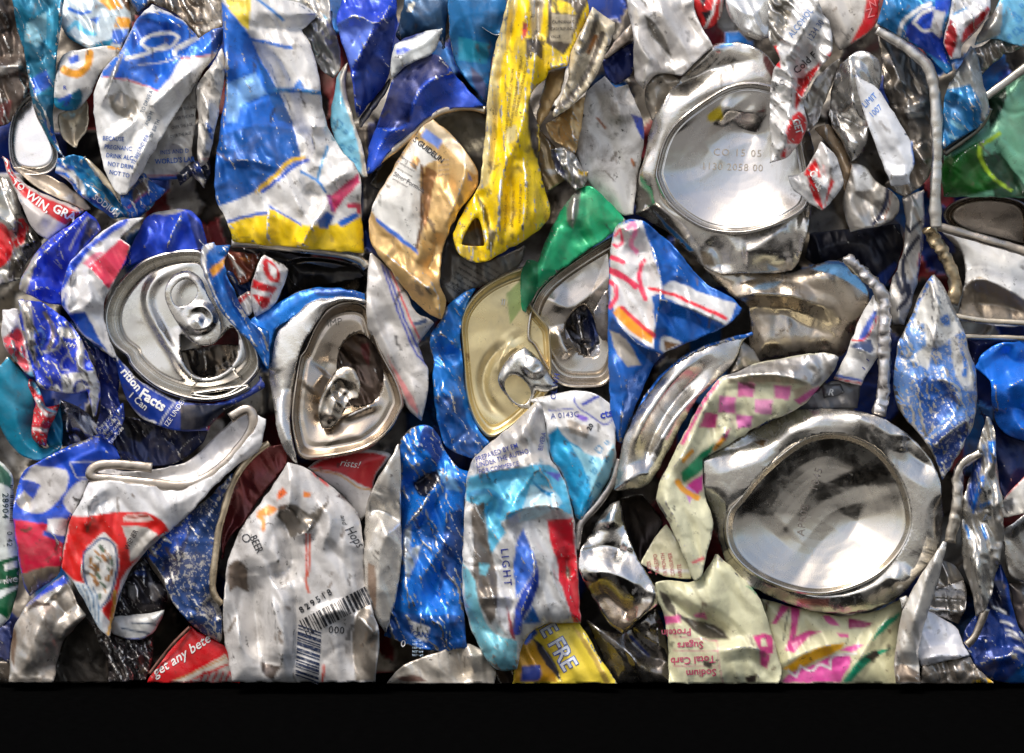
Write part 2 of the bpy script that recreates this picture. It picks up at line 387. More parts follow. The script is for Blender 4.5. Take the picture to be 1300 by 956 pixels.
def TUBE(parent, name, path, L=0, r=5, base=ALU, flat=.55, dz=None, on=None, beads=0, dirt=.4, rough=.3, taper=0):
    """a rolled or crimped edge swept along a traced line"""
    P = smooth(P_(path), False, 2); seg = []
    for i in range(len(P) - 1):
        k = max(1, int(np.hypot(*(P[i + 1] - P[i])) / 2.5))
        for j in range(k): seg.append(P[i] + (P[i + 1] - P[i]) * j / k)
    seg.append(P[-1]); P = np.array(seg); n = len(P); SEED[0] += 1; sd = SEED[0] * 1.7
    z = np.full(n, L * 15.0)
    if on is not None: z = on.h(P[:, 0], P[:, 1])
    z = z + (0 if dz is None else dz) + 3 * vnoise(P[:, 0] / 30, P[:, 1] / 30, sd)
    tg = np.gradient(P, axis=0); tg /= np.hypot(tg[:, 0], tg[:, 1])[:, None] + 1e-9; nr = np.stack([-tg[:, 1], tg[:, 0]], -1)
    m = 10; ph = np.linspace(0, 2 * math.pi, m, endpoint=False)
    rr = r * (1 + .18 * vnoise(P[:, 0] / 14, P[:, 1] / 14, sd + 2)); al = np.linspace(0, 1, n)
    if beads: rr = rr * (1 + .2 * vnoise(np.arange(n) * 2.5 / beads * 1.7, al * 3, sd + 5) + (.05 if 'twist' in name else .015) * np.sin(np.arange(n) * 2.5 * 2 * math.pi / beads))
    if taper: rr = rr * np.clip(np.minimum(al, 1 - al) * taper + .15, 0, 1)
    x = P[:, 0][:, None] + nr[:, 0][:, None] * np.cos(ph)[None] * rr[:, None]; y = P[:, 1][:, None] + nr[:, 1][:, None] * np.cos(ph)[None] * rr[:, None]
    zz = z[:, None] + np.sin(ph)[None] * rr[:, None] * flat
    jit = (.34 if ('twist' in name or 'strip' in name) else .07) * r
    fx = facet(x / 9, y / 9 + ph[None] * 2, sd); fy = facet(x / 9 + 7, y / 9 + ph[None] * 2, sd + 1)
    x = x + jit * 2 * fx; y = y + jit * 2 * fy; zz = zz + jit * 2 * facet(x / 8, y / 8, sd + 3)
    V = Wp(x.ravel(), y.ravel(), zz.ravel()); I = np.arange(n * m).reshape(n, m); J = np.roll(I, -1, 1)
    q = np.stack([I[:-1], I[1:], J[1:], J[:-1]], -1).reshape(-1, 4)
    caps = [list(I[0][[0, 1, 2, 3]]), list(I[0][[0, 3, 4, 5]]), list(I[0][[0, 5, 6, 7]]), list(I[0][[0, 7, 8, 9]]), list(I[-1][[3, 2, 1, 0]]), list(I[-1][[5, 4, 3, 0]]), list(I[-1][[7, 6, 5, 0]]), list(I[-1][[9, 8, 7, 0]])]
    q = np.concatenate([q, np.array(caps)])
    N = n * m
    return link_mesh(name, V, q, M_CAN, parent, dict(ink=np.repeat((np.asarray(base) * np.array([.93, .92, .9, 0]) + np.array([0, 0, 0, .95]))[None], N, 0), prm=np.tile([.15, dirt + .1, rough, 1.0], (N, 1))))
def drape(pc, name, P2, tris, c, lift=.7, parent=None):
    z = pc.h(P2[:, 0], P2[:, 1]) + lift
    return link_mesh(name, Wp(P2[:, 0], P2[:, 1], z), tris, ink(c), parent or (pc.obj if pc.parent.parent is None else pc.parent), smooth_=True)
def subdiv(V, F, lim=4.0):
    V = [tuple(v) for v in V]; F = [tuple(f) for f in F]
    for _ in range(4):
        out = []; cache = {}; ch = False
        def mid(a, b):
            k = (min(a, b), max(a, b))
            if k not in cache:
                V.append(((V[a][0] + V[b][0]) / 2, (V[a][1] + V[b][1]) / 2)); cache[k] = len(V) - 1
            return cache[k]
        for f in F:
            L = [math.dist(V[f[i]], V[f[(i + 1) % 3]]) for i in range(3)]
            sp = [l > lim for l in L]
            if not any(sp): out.append(f); continue
            ch = True; k = L.index(max(L)); a, b, c = f[k], f[(k + 1) % 3], f[(k + 2) % 3]; m = mid(a, b)
            out += [(a, m, c), (m, b, c)]
        F = out
        if not ch: break
    return np.array(V), np.array(F)
def TX(pc, text, at, size, ang=0, c=BLK, bold=0.0, mirror=False, sx=1.0, lift=.8, sp=1.0, shear=0, name='lettering'):
    """printed lettering laid on the crumpled sheet"""
    cu = bpy.data.curves.new('t', 'FONT'); cu.body = text; cu.size = 1.0; cu.offset = bold; cu.resolution_u = 2; cu.space_character = sp; cu.shear = shear; cu.space_line = 1.05
    ob = bpy.data.objects.new('t', cu); COL.objects.link(ob)
    dg = bpy.context.evaluated_depsgraph_get(); me = bpy.data.meshes.new_from_object(ob.evaluated_get(dg)); me.calc_loop_triangles()
    V = np.array([v.co[:2] for v in me.vertices]); F = [tuple(t.vertices) for t in me.loop_triangles]
    bpy.data.objects.remove(ob); bpy.data.curves.remove(cu); bpy.data.meshes.remove(me)
    if not len(V): return
    p = P_(at)[0]; k = size / .7
    X = V[:, 0] * k * sx * (-1 if mirror else 1); Y = V[:, 1] * k
    a_ = math.radians(ang)
    xx = p[0] + X * math.cos(a_) - Y * math.sin(a_); yy = p[1] - (X * math.sin(a_) + Y * math.cos(a_))
    V2, F2 = subdiv(np.stack([xx, yy], -1), F)
    drape(pc, name, V2, F2, c, lift)
def BARS(pc, a, b, depth, n, c=BLK, seed=1, name='barcode', lift=.8):
    """barcode bars between two traced points, running off at right angles"""
    p, q = P_(a)[0], P_(b)[0]; d = q - p; L = np.hypot(*d); d = d / L; e_ = P_(depth)[0] - p
    rng = random.Random(seed); V = []; F = []; s = 0.0
    while s < L:
        w_ = L / n * rng.choice((.35, .5, .9, 1.2)); g = L / n * rng.choice((.4, .6, .9))
        k = 8
        for j in range(k + 1):
            o = p + d * s + e_ * j / k; V += [tuple(o), tuple(o + d * min(w_, L - s))]
            if j: m = len(V); F += [(m - 4, m - 3, m - 1), (m - 4, m - 1, m - 2)]
        s += w_ + g
    drape(pc, name, np.array(V), np.array(F), c, lift)

# ================================================================ the setting
def slab(name, x0, x1, y0, y1, z, ca, cb, rough, spec, scale):
    m, nt, b = new_mat(name)
    tc = nt.nodes.new('ShaderNodeTexCoord').outputs['Object']; n = noise(nt, tc, scale, 5)
    nt.links.new(mixc(nt, ramp(nt, n, .3, .75), ca, cb), b.inputs['Base Color'])
    b.inputs['Roughness'].default_value = rough; b.inputs['Specular IOR Level'].default_value = spec
    V = np.array([(x0, y0, z), (x1, y0, z), (x1, y1, z), (x0, y1, z)], float)
    o = link_mesh(name, V, [(0, 1, 2, 3)], m, None); o['kind'] = 'structure'
slab('ground', -60, 60, -60, 60, -.006, (.15, .145, .135, 1), (.22, .215, .20, 1), .8, .3, 6)          # unseen pale concrete, added to bounce light up into the cans
slab('added_black_surface', -.45, .45, -.24, .35, 0, (.0012, .0012, .0012, 1), (.002, .002, .002, 1), 1, 0, 300)   # made-up black surface filling the strip under the bale
def core():
    """the packed cans deeper in the bale, seen only through the gaps"""
    h = 4.0; gx = np.arange(-90, 1391, h); gy = np.arange(-90, 866, h); X, Y = np.meshgrid(gx, gy); x, y = X.ravel(), Y.ravel()
    pc = Piece(); pc.seed = 91.3
    # overlapping shards: every cell is its own tilted, crumpled scrap standing at its own depth
    rng = np.random.RandomState(5); gx_, gy_ = np.meshgrid(np.arange(-120, 1440, 44), np.arange(-120, 900, 62))
    cx = gx_.ravel() + rng.uniform(-20, 20, gx_.size); cy = gy_.ravel() + rng.uniform(-28, 28, gx_.size); m = len(cx)
    off = rng.uniform(-42, 42, m); ta = rng.uniform(-.9, .9, m); tb = rng.uniform(-.5, .5, m); cid = rng.randint(0, 9, m)
    def cell(x, y):
        wx = x + 16 * vnoise(x / 26, y / 26, 2.2); wy = y + 16 * vnoise(x / 26 + 9, y / 26, 4.4)
        best = np.full(x.shape, 1e9); k = np.zeros(x.shape, int)
        for i in range(m):
            d_ = ((wx - cx[i]) / 1.0) ** 2 + ((wy - cy[i]) / 1.5) ** 2; b_ = d_ < best
            best = np.where(b_, d_, best); k = np.where(b_, i, k)
        return k
    KC = cell(x, y)
    pc.h = lambda x, y: -125 + off[KC] + ta[KC] * (x - cx[KC]) + tb[KC] * (y - cy[KC]) + 16 * facet(x / 31, y / 40, 8.1) + 6 * facet(x / 12, y / 14, 2.1)
    ny, nx = X.shape; I = np.arange(nx * ny).reshape(ny, nx)
    q = np.stack([I[:-1, :-1], I[1:, :-1], I[1:, 1:], I[:-1, 1:]], -1).reshape(-1, 4)
    pal = [C(150, 146, 140, .9), C(30, 60, 140, .35), C(160, 156, 148, .8), C(110, 104, 96, .8), C(120, 30, 34, .25), C(60, 58, 56, .8), C(28, 100, 170, .35), C(176, 172, 164, .4), C(130, 124, 114, .9)]
    z = pc.h(x, y); k = cid[KC]
    A = np.array(pal)[k]
    n = len(x)
    # close it into a slab so that the bale is solid behind its face
    V = Wp(x, y, z); bx = np.concatenate([I[0, :], I[1:, -1], I[-1, -2::-1], I[-2:0:-1, 0]]); nb = len(bx)
    V2 = V[bx].copy(); V2[:, 1] = .16; V = np.concatenate([V, V2]); a_ = np.arange(nb); b_ = np.roll(a_, -1)
    q = np.concatenate([q, np.stack([bx[a_], bx[b_], n + b_, n + a_], -1)])
    A = np.concatenate([A, A[bx]]); V[:, 2] = np.maximum(V[:, 2], 0.0006)
    o = link_mesh('packed_cans', V, q, M_CAN, None, dict(ink=A, prm=np.tile([.2, .9, .5, 1.0], (len(V), 1))))  # muted inks and heavy grime put the dark of the gaps into the colour
    o['kind'] = 'stuff'; o['label'] = 'dark mass of crushed cans packed deeper in the bale'; o['category'] = 'packed cans'
core()

# ================================================================ top left
t = T('dark grimy crushed can at far left edge above the red banded can', 'a1 60,300')
B(t, 'body', 'a1 -30,-10 70,-10 110,150 135,330 155,450 90,540 50,620 -30,640', -1, C(92, 82, 76, .7), cr=(9, 30), dirt=.9, R=[('a1 -10,340 60,330 115,335', 16, 9), ('a1 40,60 70,200 60,320', -14, 12)], P=[(C(196, 190, 180, .4), 'a1 -10,330 60,325 100,298 115,330 100,352 0,378'), (C(120, 62, 58, .4), 'a1 -10,520 60,500 40,610 -10,640')])
t = T('teal crushed can folded into a point at the upper left corner', 'a1 200,400')
p = B(t, 'body', 'a1 60,-10 322,-10 303,130 284,300 270,470 262,600 275,690 330,800 250,710 180,570 150,450 120,250 78,120', 2, C(24, 118, 150, .4), cr=(5, 26), tilt=(.15, -.1),
  R=[('a1 305,-10 290,160 268,440', 16, 9), ('a1 150,90 240,190 180,330 260,440', -9, 14), ('a1 150,460 200,520 260,640', 7, 8)],
  P=[(C(150, 205, 222, .3), 'a1 130,120 230,60 245,170 185,235 125,205'), (C(30, 84, 180, .3), 'a1 150,400 230,345 262,425 170,480'), (C(14, 84, 112, .3), 'a1 165,480 262,470 262,620 300,740 200,580'), (C(70, 170, 205, .3), 'a1 225,70 270,20 265,200 240,250'), (C(25, 85, 175, .3), 'a1 215,590 265,640 330,800 270,720')])  # pale cyan facet paints a highlight into the ink
t = T('white, teal and yellow printed crushed can between the teal and blue script cans', 'a1 440,300')
B(t, 'body', 'a1 310,-10 640,-10 662,100 640,180 600,245 500,236 440,250 330,185 296,120', 0, C(196, 212, 218, .2), tilt=(0, .3), cr=(5, 28),
  R=[('a1 330,150 440,240 520,200', 10, 10), ('a1 480,20 560,100 590,200', -9, 12)],
  P=[(ORG, 'a1 480,-10 580,-10 615,40 545,52'), (ORG, 'a1 585,82 652,92 655,145 572,138'), (C(40, 95, 190, .2), 'a1 565,150 645,150 620,225 550,215'), (TEAL, 'a1 300,140 440,245 500,205 570,195 540,250 440,255 310,190'), (BLUE, 'a1 335,40 400,70 450,60', 4), (C(60, 110, 200, .2), 'a1 440,100 500,80 490,120'), (CYAN, 'a1 340,150 380,110 420,160 470,170', 6), (C(90, 60, 30, .2), 'a1 600,-10 650,-10 660,60 630,50')])
p = B(t, 'body', 'a1 298,282 360,252 440,247 540,226 612,236 575,290 510,350 468,440 440,490 390,552 300,552 266,520 272,400', 2, WH, cr=(3, 30), R=[('a1 300,300 290,420 268,500', 8, 10), ('a1 400,450 420,500 380,550', -8, 9)],
  P=[(ORG, 'a1 320,350 360,372 405,365 440,325 448,262', 10), (ORG, 'a1 545,232 600,240', 6), (C(60, 100, 200, .2), 'a1 340,290 392,268 396,305 350,322'), (TEAL, 'a1 262,482 330,490 400,440 418,492 380,560 300,560 262,530'), (C(30, 90, 190, .2), 'a1 300,500 350,480 330,520', 5)])
TX(p, 'R', 'a1 315,447', 5, 0, C(30, 70, 180), bold=.02)
t = T('white can with red TO WIN band and open silver end at left', 'a2 200,150')
LID(t, 'can_end', 'a1 160,445 95,498 52,600 38,720 58,850 130,880 230,875 280,840 300,770 245,650 190,560', 0, TOP, C(205, 206, 208, 1), tilt=(.1, .2), dirt=.35)
B(t, 'inner_wall', 'f 105,75 220,95 330,120 470,180 600,270 680,330 760,420 700,440 600,380 430,320 240,200 150,130', 1, C(196, 184, 168, .5), bul=-10, w=22, cr=(2, 40), dirt=.6, tilt=(0, .2), P=[(C(228, 226, 222, .2), 'f 520,330 590,300 610,350 600,380')])
p = B(t, 'body', 'f 20,-10 70,10 90,90 130,140 210,215 330,290 500,355 700,440 620,500 540,570 390,680 300,630 230,540 150,310 60,130', 2, C(208, 200, 194, .25), cr=(2.5, 50), tilt=(0, .12), bul=18,
  R=[('f 150,330 260,430 420,540', 8, 16)], P=[(RED, 'f 20,-10 62,0 90,100 140,175 220,250 360,330 520,390 670,455 610,520 545,560 400,470 250,370 150,280 60,130'), (RED, 'f 150,140 230,215 400,290 690,430', 1.4)])
TX(p, 'TO', 'f 95,215', 9, -38, WH, bold=.02, sx=.9); TX(p, 'WIN,', 'f 200,320', 11, -36, WH, bold=.02); TX(p, 'GRA', 'f 425,440', 11, -27, WH, bold=.03)
t = T('silver can with red and black print at left edge beside the red banded can', 'a2 60,400')
p = B(t, 'body', 'f -30,150 60,170 130,260 190,470 250,560 330,680 350,720 280,790 200,880 170,1010 -30,1060', 0, C(196, 196, 190, .75), cr=(7, 26), rough=.28,
  R=[('f 60,200 110,380 130,620', 12, 12), ('f 0,480 70,540 120,640', 9, 10), ('f 120,760 220,720 320,670', 10, 10)],
  P=[(RED, 'f -30,520 40,545 90,640 120,740 80,850 30,905 -30,910'), (RED, 'f 130,505 200,495 245,580 210,690 130,745 105,700 150,640'), (BLK, 'f -20,490 60,515 130,640 160,560 125,475 200,455', 3), (C(60, 60, 55, .4), 'f 210,620 260,580 340,690 270,740 180,770'), (C(70, 66, 60, .5), 'f 90,830 200,840 180,1000 60,1000')])
t = T('blue and white can with white script logo over warning text, upper left', 'a1 700,500')
p = B(t, 'body', 'a1 690,80 760,20 830,58 900,90 970,160 992,196 1060,150 1112,128 1115,220 1040,320 985,410 900,530 830,650 745,790 690,900 640,950 a2 640,140 600,150 560,110 515,10 a1 500,760 472,600 462,500 480,420 520,340 600,260 640,180', 4, WH, bul=16, cr=(4, 34), dirt=.35, tilt=(-.08, .02), edge=ALU,
  R=[('a1 1060,290 900,395 770,520 720,570', 18, 13), ('a1 600,262 550,430 505,530', 12, 8), ('a1 770,640 700,780 640,930', 18, 13), ('a1 540,480 600,452 680,500 690,570 610,605 545,560', -7, 10), ('a1 700,570 640,640 500,740', 10, 9), ('a1 690,90 740,50 820,80 960,170', 8, 8), ('a1 850,180 800,300 790,440', -9, 18)],
  P=[(C(36, 108, 210, .3), 'a1 500,392 520,340 600,255 640,180 690,75 830,50 970,150 1120,120 1120,230 1068,272 905,288 855,380 792,452 660,398 520,380'), (C(22, 58, 130, .3), 'a1 1050,160 1115,128 1115,225 1060,265'), (C(18, 70, 160, .3), 'a1 700,90 830,110 920,120 880,160 780,150 700,200 660,260 650,200'),
     (C(196, 70, 90), 'a1 515,384 660,402 792,456', 1.8), (C(196, 70, 90), 'a1 905,292 1070,276', 1.8),
     (WH, 'a1 708,212 745,175 850,160 892,185 862,232 780,252 722,240 708,212', 4.5), (WH, 'a1 630,292 720,275 830,225', 5), (WH, 'a1 872,270 880,240 940,215 985,190', 6), (WH, 'a1 690,325 760,320 850,305 900,280', 1.6), (C(150, 150, 145, .6), 'a1 630,240 560,420 520,440 600,280'), (C(150, 146, 138, .5), 'a1 540,480 600,452 685,500 690,560 640,600 560,560')])
for k, s_ in enumerate(('BECAUSE', 'PREGNANC', 'DRINK ALC', 'NOT DRIN', 'NOT TO')): TX(p, s_, 'a1 %d,%d' % (512 + 8 * k, 700 + 42 * k), 5.5, -3 - 2 * k, C(40, 90, 170), bold=.01, sx=.85)
for k, s_ in enumerate(('OF BIRTH', 'AND M', 'TO DRIVE A')): TX(p, s_, 'a1 %d,%d' % (760 - 22 * k, 690 - 62 * k), 5, 66, C(60, 90, 120), sx=.8)
TX(p, 'UND BER', 'a1 700,760', 5, 60, C(40, 90, 170), sx=.8); TX(p, 'R TE BEE', 'a1 660,840', 5, 60, C(40, 90, 170), sx=.8)
p2 = B(t, 'body', 'a1 770,620 900,500 985,400 980,560 962,720 945,880 820,905 700,890 735,780', 2, C(206, 203, 196, .15), bul=8, cr=(4, 30), tilt=(.05, -.15), R=[('a1 820,720 920,720 940,860', 8, 6)], P=[(C(46, 96, 180, .2), 'a1 690,892 830,880 945,868 955,910 800,935 730,920'), (C(196, 70, 90), 'a1 730,880 830,876 945,866', 1.6)])  # greyer base puts the can's shadow side into the colour
TX(p2, "WORLD'S LAR", 'a1 775,820', 6.5, 4, C(40, 100, 190), bold=.02, sx=.85); TX(p2, 'INES AND D', 'a1 800,772', 5.5, 4, C(40, 100, 190), sx=.85)
for k in range(4): TX(p2, 'OVER THE AGE', 'a1 %d,%d' % (850 + 8 * k, 690 - 44 * k), 4, 10, C(90, 90, 95), sx=.7)
B(t, 'base_fold', 'a2 640,145 720,30 760,90 830,120 800,165 740,200 690,260 650,270 610,200 600,150', 3, C(30, 100, 190, .3), cr=(6, 20), P=[(C(150, 140, 130, .6), 'a2 660,120 730,60 745,120 660,190'), (C(190, 70, 90), 'a2 640,210 740,130', 1.6)])
t = T('light blue and teal can with SODIUM print below the script can', 'a2 500,180')
p = B(t, 'body', 'f 470,10 620,-40 760,20 870,200 960,310 1060,400 1150,420 1240,330 1300,320 1240,440 1100,520 1040,490 940,510 860,460 730,360 640,300 560,190 450,130', 2, C(34, 128, 184, .3), cr=(6, 24), st=1, R=[('f 640,60 800,220 930,330 1060,450', -12, 14), ('f 700,200 800,320 900,480', 9, 8)],
  P=[(CYAN, 'f 690,100 760,90 840,230 830,260 770,200'), (WH, 'f 460,70 560,60 640,150 700,240 720,340 650,300 560,190 450,130'), (BLUE, 'f 470,20 520,80 600,90', 5), (BLUE, 'f 450,120 540,130 600,200 680,330', 5), (C(28, 60, 140, .2), 'f 720,330 760,320 960,470 930,500 860,460')])
TX(p, 'SODIUM', 'f 760,335', 7.5, -38, WH, bold=.01)
B(t, 'rim', 'f 680,-10 760,30 870,150 960,290 1000,400 960,330 850,210 740,80', 3, C(205, 195, 172, .6), bul=5, w=6, cr=(1.5, 30), dirt=.6)
B(t, 'inner_loop', 'a1 285,580 310,555 370,550 430,500 445,560 440,660 400,690 380,740 330,710 290,650', 1, C(190, 180, 160, .6), bul=-12, w=16, cr=(2, 30), dirt=.6)
t = T('torn white strip of can standing beside the large blue panel', 'a1 1040,600')
B(t, 'body', 'a1 1112,235 1128,330 1098,540 1062,700 1046,800 1000,835 985,800 992,640 975,430 1040,350 1080,280', 4, C(214, 209, 200, .2), cr=(6, 22), dirt=.5, R=[('a1 1100,260 1060,380 1040,560 1010,800', 14, 9), ('a1 985,430 1040,400 1060,500', -8, 8)], P=[(C(60, 80, 110, .2), 'a1 1030,640 1050,650', 8), (C(40, 100, 180, .2), 'a1 1035,620 1060,690', 4), (C(190, 70, 90), 'a1 990,800 1046,795', 2)])
B(t, 'bent_foot', 'a1 960,800 1045,795 1058,860 1022,945 960,880 900,930 880,880', 2, C(70, 76, 96, .7), cr=(6, 16), P=[(C(205, 202, 196, .8), 'a1 960,870 1025,900 1020,945 970,900'), (C(24, 60, 140, .3), 'a1 970,810 1010,805 1010,860 975,860')])
t = T('dark silver can scrap at top edge left of the large blue panel', 'a1 1000,80')
B(t, 'body', 'a1 640,-10 1115,-10 1112,130 1060,152 990,196 960,150 900,85 830,50 760,15 690,70', 1, C(120, 112, 104, .8), cr=(8, 22), dirt=.6, P=[(C(205, 200, 192, .5), 'a1 1030,-10 1115,10 1110,125 1010,160 1010,60'), (C(30, 90, 160, .3), 'a1 650,-10 740,-10 730,30 690,70')])

# ================================================================ top, large blue panel
t = T('tall blue, white and yellow can with large blue panel at upper left', 'b1 500,700')
p = B(t, 'body', 'b1 158,-10 480,-10 590,30 648,78 562,150 622,250 658,420 668,560 692,640 762,760 832,930 b2 856,20 862,200 872,440 700,428 560,418 400,398 220,384 188,270 130,190 125,0 b1 150,900 172,540 186,400 170,150', 4, C(218, 216, 212, .12), bul=20, w=30, cr=(4.5, 36), dirt=.38, h=2.4, edge=ALU,
  R=[('b1 300,150 345,270 430,420 520,620 545,720', -20, 13), ('b1 590,30 640,75 560,150 410,140 320,130', -13, 12), ('b1 540,640 585,720 570,800', -14, 8), ('b1 600,630 690,642', 7, 7), ('b2 560,418 580,360 700,180', 16, 10), ('b2 400,205 388,330 410,400', 11, 8), ('b2 585,105 620,142 672,150', -14, 8), ('b1 180,-10 186,200 196,420 176,560 152,900', 8, 8), ('b1 195,800 330,800 450,840', 6, 6), ('b1 450,450 560,450 660,462', 7, 10), ('b1 440,440 560,480 600,620', -6, 12), ('b2 660,130 740,60 830,20', 9, 9), ('b1 230,330 330,500 300,760', -10, 40)],
  P=[(C(44, 118, 222, .3), 'b1 150,-10 205,60 290,150 340,260 430,420 520,620 560,800 470,850 330,956 b2 200,190 120,200 120,0 b1 145,900 165,540 180,400 165,150'), (C(130, 182, 240, .25), 'b1 182,420 330,362 392,470 260,520 240,610 190,610'), (C(26, 92, 172, .3), 'b1 200,660 350,620 520,650 560,795 460,860 330,956 b2 200,190 120,200 120,0 b1 150,900 165,680'), (C(30, 96, 170, .3), 'b1 330,270 430,420 520,620 440,600 400,480'), (C(232, 205, 70, .1), 'b1 175,-10 312,-10 298,150 250,110 200,50'),  # paler facet and darker lower blue paint the panel's light and shade
     (C(214, 172, 40, .2), 'b1 575,790 500,800 440,870 340,956', 5.5), (C(30, 80, 180, .2), 'b1 590,800 520,830 440,900 370,956', 5), (YEL, 'b2 195,292 300,260 400,212 480,250 560,300 650,302 740,292 850,262 880,262 880,450 560,425 210,390'), (WH, 'b2 200,275 290,190 400,180 385,236 260,262'), (C(30, 90, 190, .2), 'b2 190,282 250,262 390,236', 4), (C(40, 100, 200, .1), 'b2 400,205 480,250 560,300', 2.5), (C(205, 50, 100), 'b2 705,152 760,108 842,40 855,85 745,200 720,245'), (C(28, 96, 190, .2), 'b2 640,275 690,230 722,252 692,312 650,312'), (C(28, 96, 190, .2), 'b2 760,290 830,250', 8),
     (C(40, 110, 200, .1), 'b1 318,200 400,215 508,240', 4.5), (C(50, 130, 190, .1), 'b1 438,450 560,450 662,464', 5.5), (C(60, 120, 200, .1), 'b1 555,385 582,452 505,462'), (C(60, 130, 200, .1), 'b1 330,-10 400,40 470,100', 3.5), (C(70, 150, 205, .1), 'b1 690,730 660,820 640,900', 3.5), (C(60, 130, 200, .1), 'b1 560,860 640,900 680,956', 3.5), (C(140, 60, 130), 'b2 700,150 712,220', 5), (C(205, 60, 90), 'b2 800,200 850,200 850,230', 6)])
TUBE(t, 'rim', 'b2 212,388 300,386 450,402 600,422 750,437 860,470 888,512', 3.6, 6, C(200, 196, 188, .8), dz=4)
t = T('crumpled grey can scrap behind the tall blue, white and yellow can', 'b1 660,150')
B(t, 'body', 'b1 470,-10 702,-10 716,130 742,180 762,330 722,392 650,345 600,200 540,120', 1, C(190, 190, 188, .75), cr=(9, 22), dirt=.5, R=[('b1 700,0 705,130 735,200', 12, 8), ('b1 640,60 610,230', 10, 12)], P=[(TEAL, 'b1 665,70 690,90 680,105')])
t = T('light blue can with bubble print and cream rim, a narrow crescent beside royal blue can', 'b1 780,700')
p = B(t, 'body', 'b1 788,308 742,370 716,500 704,640 760,760 832,930 b2 862,60 888,60 b1 890,850 852,680 802,540 778,420', 3, C(128, 196, 220, .15), bul=14, w=20, cr=(3, 30), tilt=(.2, 0), P=[(C(208, 202, 190, .5), 'b1 785,312 765,400 795,520 850,660 888,860 b2 880,40', 10), (C(190, 40, 80), 'b1 810,878 850,878 b2 855,60 830,30')] + [(C(40, 130, 180, .1), 'b1 %d,%d %d,%d %d,%d %d,%d %d,%d' % (a - r, b, a, b - r, a + r, b, a, b + r, a - r, b), 1.6) for a, b, r in ((748, 620, 24), (762, 735, 16), (808, 745, 14), (795, 800, 16), (782, 660, 9), (830, 800, 10))])
t = T('royal blue can folded to a light triangular facet at top', 'b1 860,250')
B(t, 'body', 'b1 768,-10 1032,-10 1042,120 1012,250 1006,385 930,480 846,592 832,560 810,350 760,210 728,100', 3, C(38, 72, 196, .35), cr=(4, 32), rough=.3, R=[('b1 740,120 830,68 930,125 1000,80', 12, 8), ('b1 812,350 870,240 935,122', 14, 9), ('b1 812,350 838,560', 10, 10), ('b1 1010,20 960,110', 10, 8)], P=[(C(104, 134, 232, .25), 'b1 738,120 830,70 928,122 812,345 760,210'), (C(22, 50, 128, .35), 'b1 940,124 1040,60 1015,250 1006,385 846,592 836,560 816,356')], dirt=.2)  # pale and dark blues paint the lit and shaded facets
B(t, 'rim', 'b1 1004,385 930,480 846,592 852,645 930,540 1006,430', 2, C(150, 146, 140, .8), bul=6, w=8)
t = T('slate blue can neck above a white bent flap at top edge', 'b1 1150,120')
B(t, 'body', 'b1 1078,-10 1300,-10 c1 330,250 b1 1230,150 1140,165 1050,205 1028,170 1058,80', 0, C(50, 84, 118, .45), cr=(4, 34), P=[(C(220, 214, 190, .1), 'b1 1100,20 1130,10 1110,60 1090,55')])
B(t, 'flap', 'b1 1030,215 1130,182 1165,158 1266,140 1232,265 1112,312 1062,352 1010,392 1004,330 1018,250', 4, C(206, 210, 208, .15), cr=(2, 40), P=[(C(60, 90, 210, .2), 'b1 1032,250 1070,230 1106,240 1080,266 1034,268'), (C(30, 50, 110, .2), 'b1 1046,200 1140,180 1168,158', 2.5)], R=[('b1 1050,270 1070,340', 10, 7), ('b1 1110,310 1230,262', 6, 7)])
t = T('royal blue can with cream rim around a dark mouth, left of yellow can', 'c1 250,450')
p = B(t, 'body', 'c1 -10,640 70,400 110,330 200,285 290,265 350,320 430,430 535,532 420,536 300,556 200,626 150,692 50,752 -15,862 b1 880,870 900,720', 3, C(34, 80, 200, .3), bul=22, cr=(2.5, 46), rough=.28, dirt=.25, R=[('c1 290,265 352,335 362,390', 13, 12), ('c1 165,610 185,480 260,400 360,370 ', 16, 16), ('c1 0,640 80,660 160,640', 8, 8)],
  P=[(C(20, 36, 96, .35), 'c1 -10,640 70,400 110,330 200,285 290,262 345,315 350,368 240,398 180,480 160,610 90,645'), (WH, 'c1 75,395 110,330 95,330 60,420', 0)])
TUBE(t, 'rim', 'c1 538,552 470,534 400,534 300,557 210,622 160,684 60,764 0,860 b1 890,920 b2 890,20', 3.4, 5, C(212, 204, 188, .6), dz=4)
B(t, 'inner_wall', 'c1 542,552 552,700 525,900 c2 480,120 c2 200,200 b2 900,100 c1 0,940 -20,880 60,752 200,615 300,550 420,532', -1, C(96, 92, 80, .7), bul=-24, w=50, cr=(2, 50), tilt=(0, .1))  # dark base colour paints the shade inside the mouth
t = T('gold can with torn white paper label and GUIDELINES print, beside yellow can', 'c2 200,200')
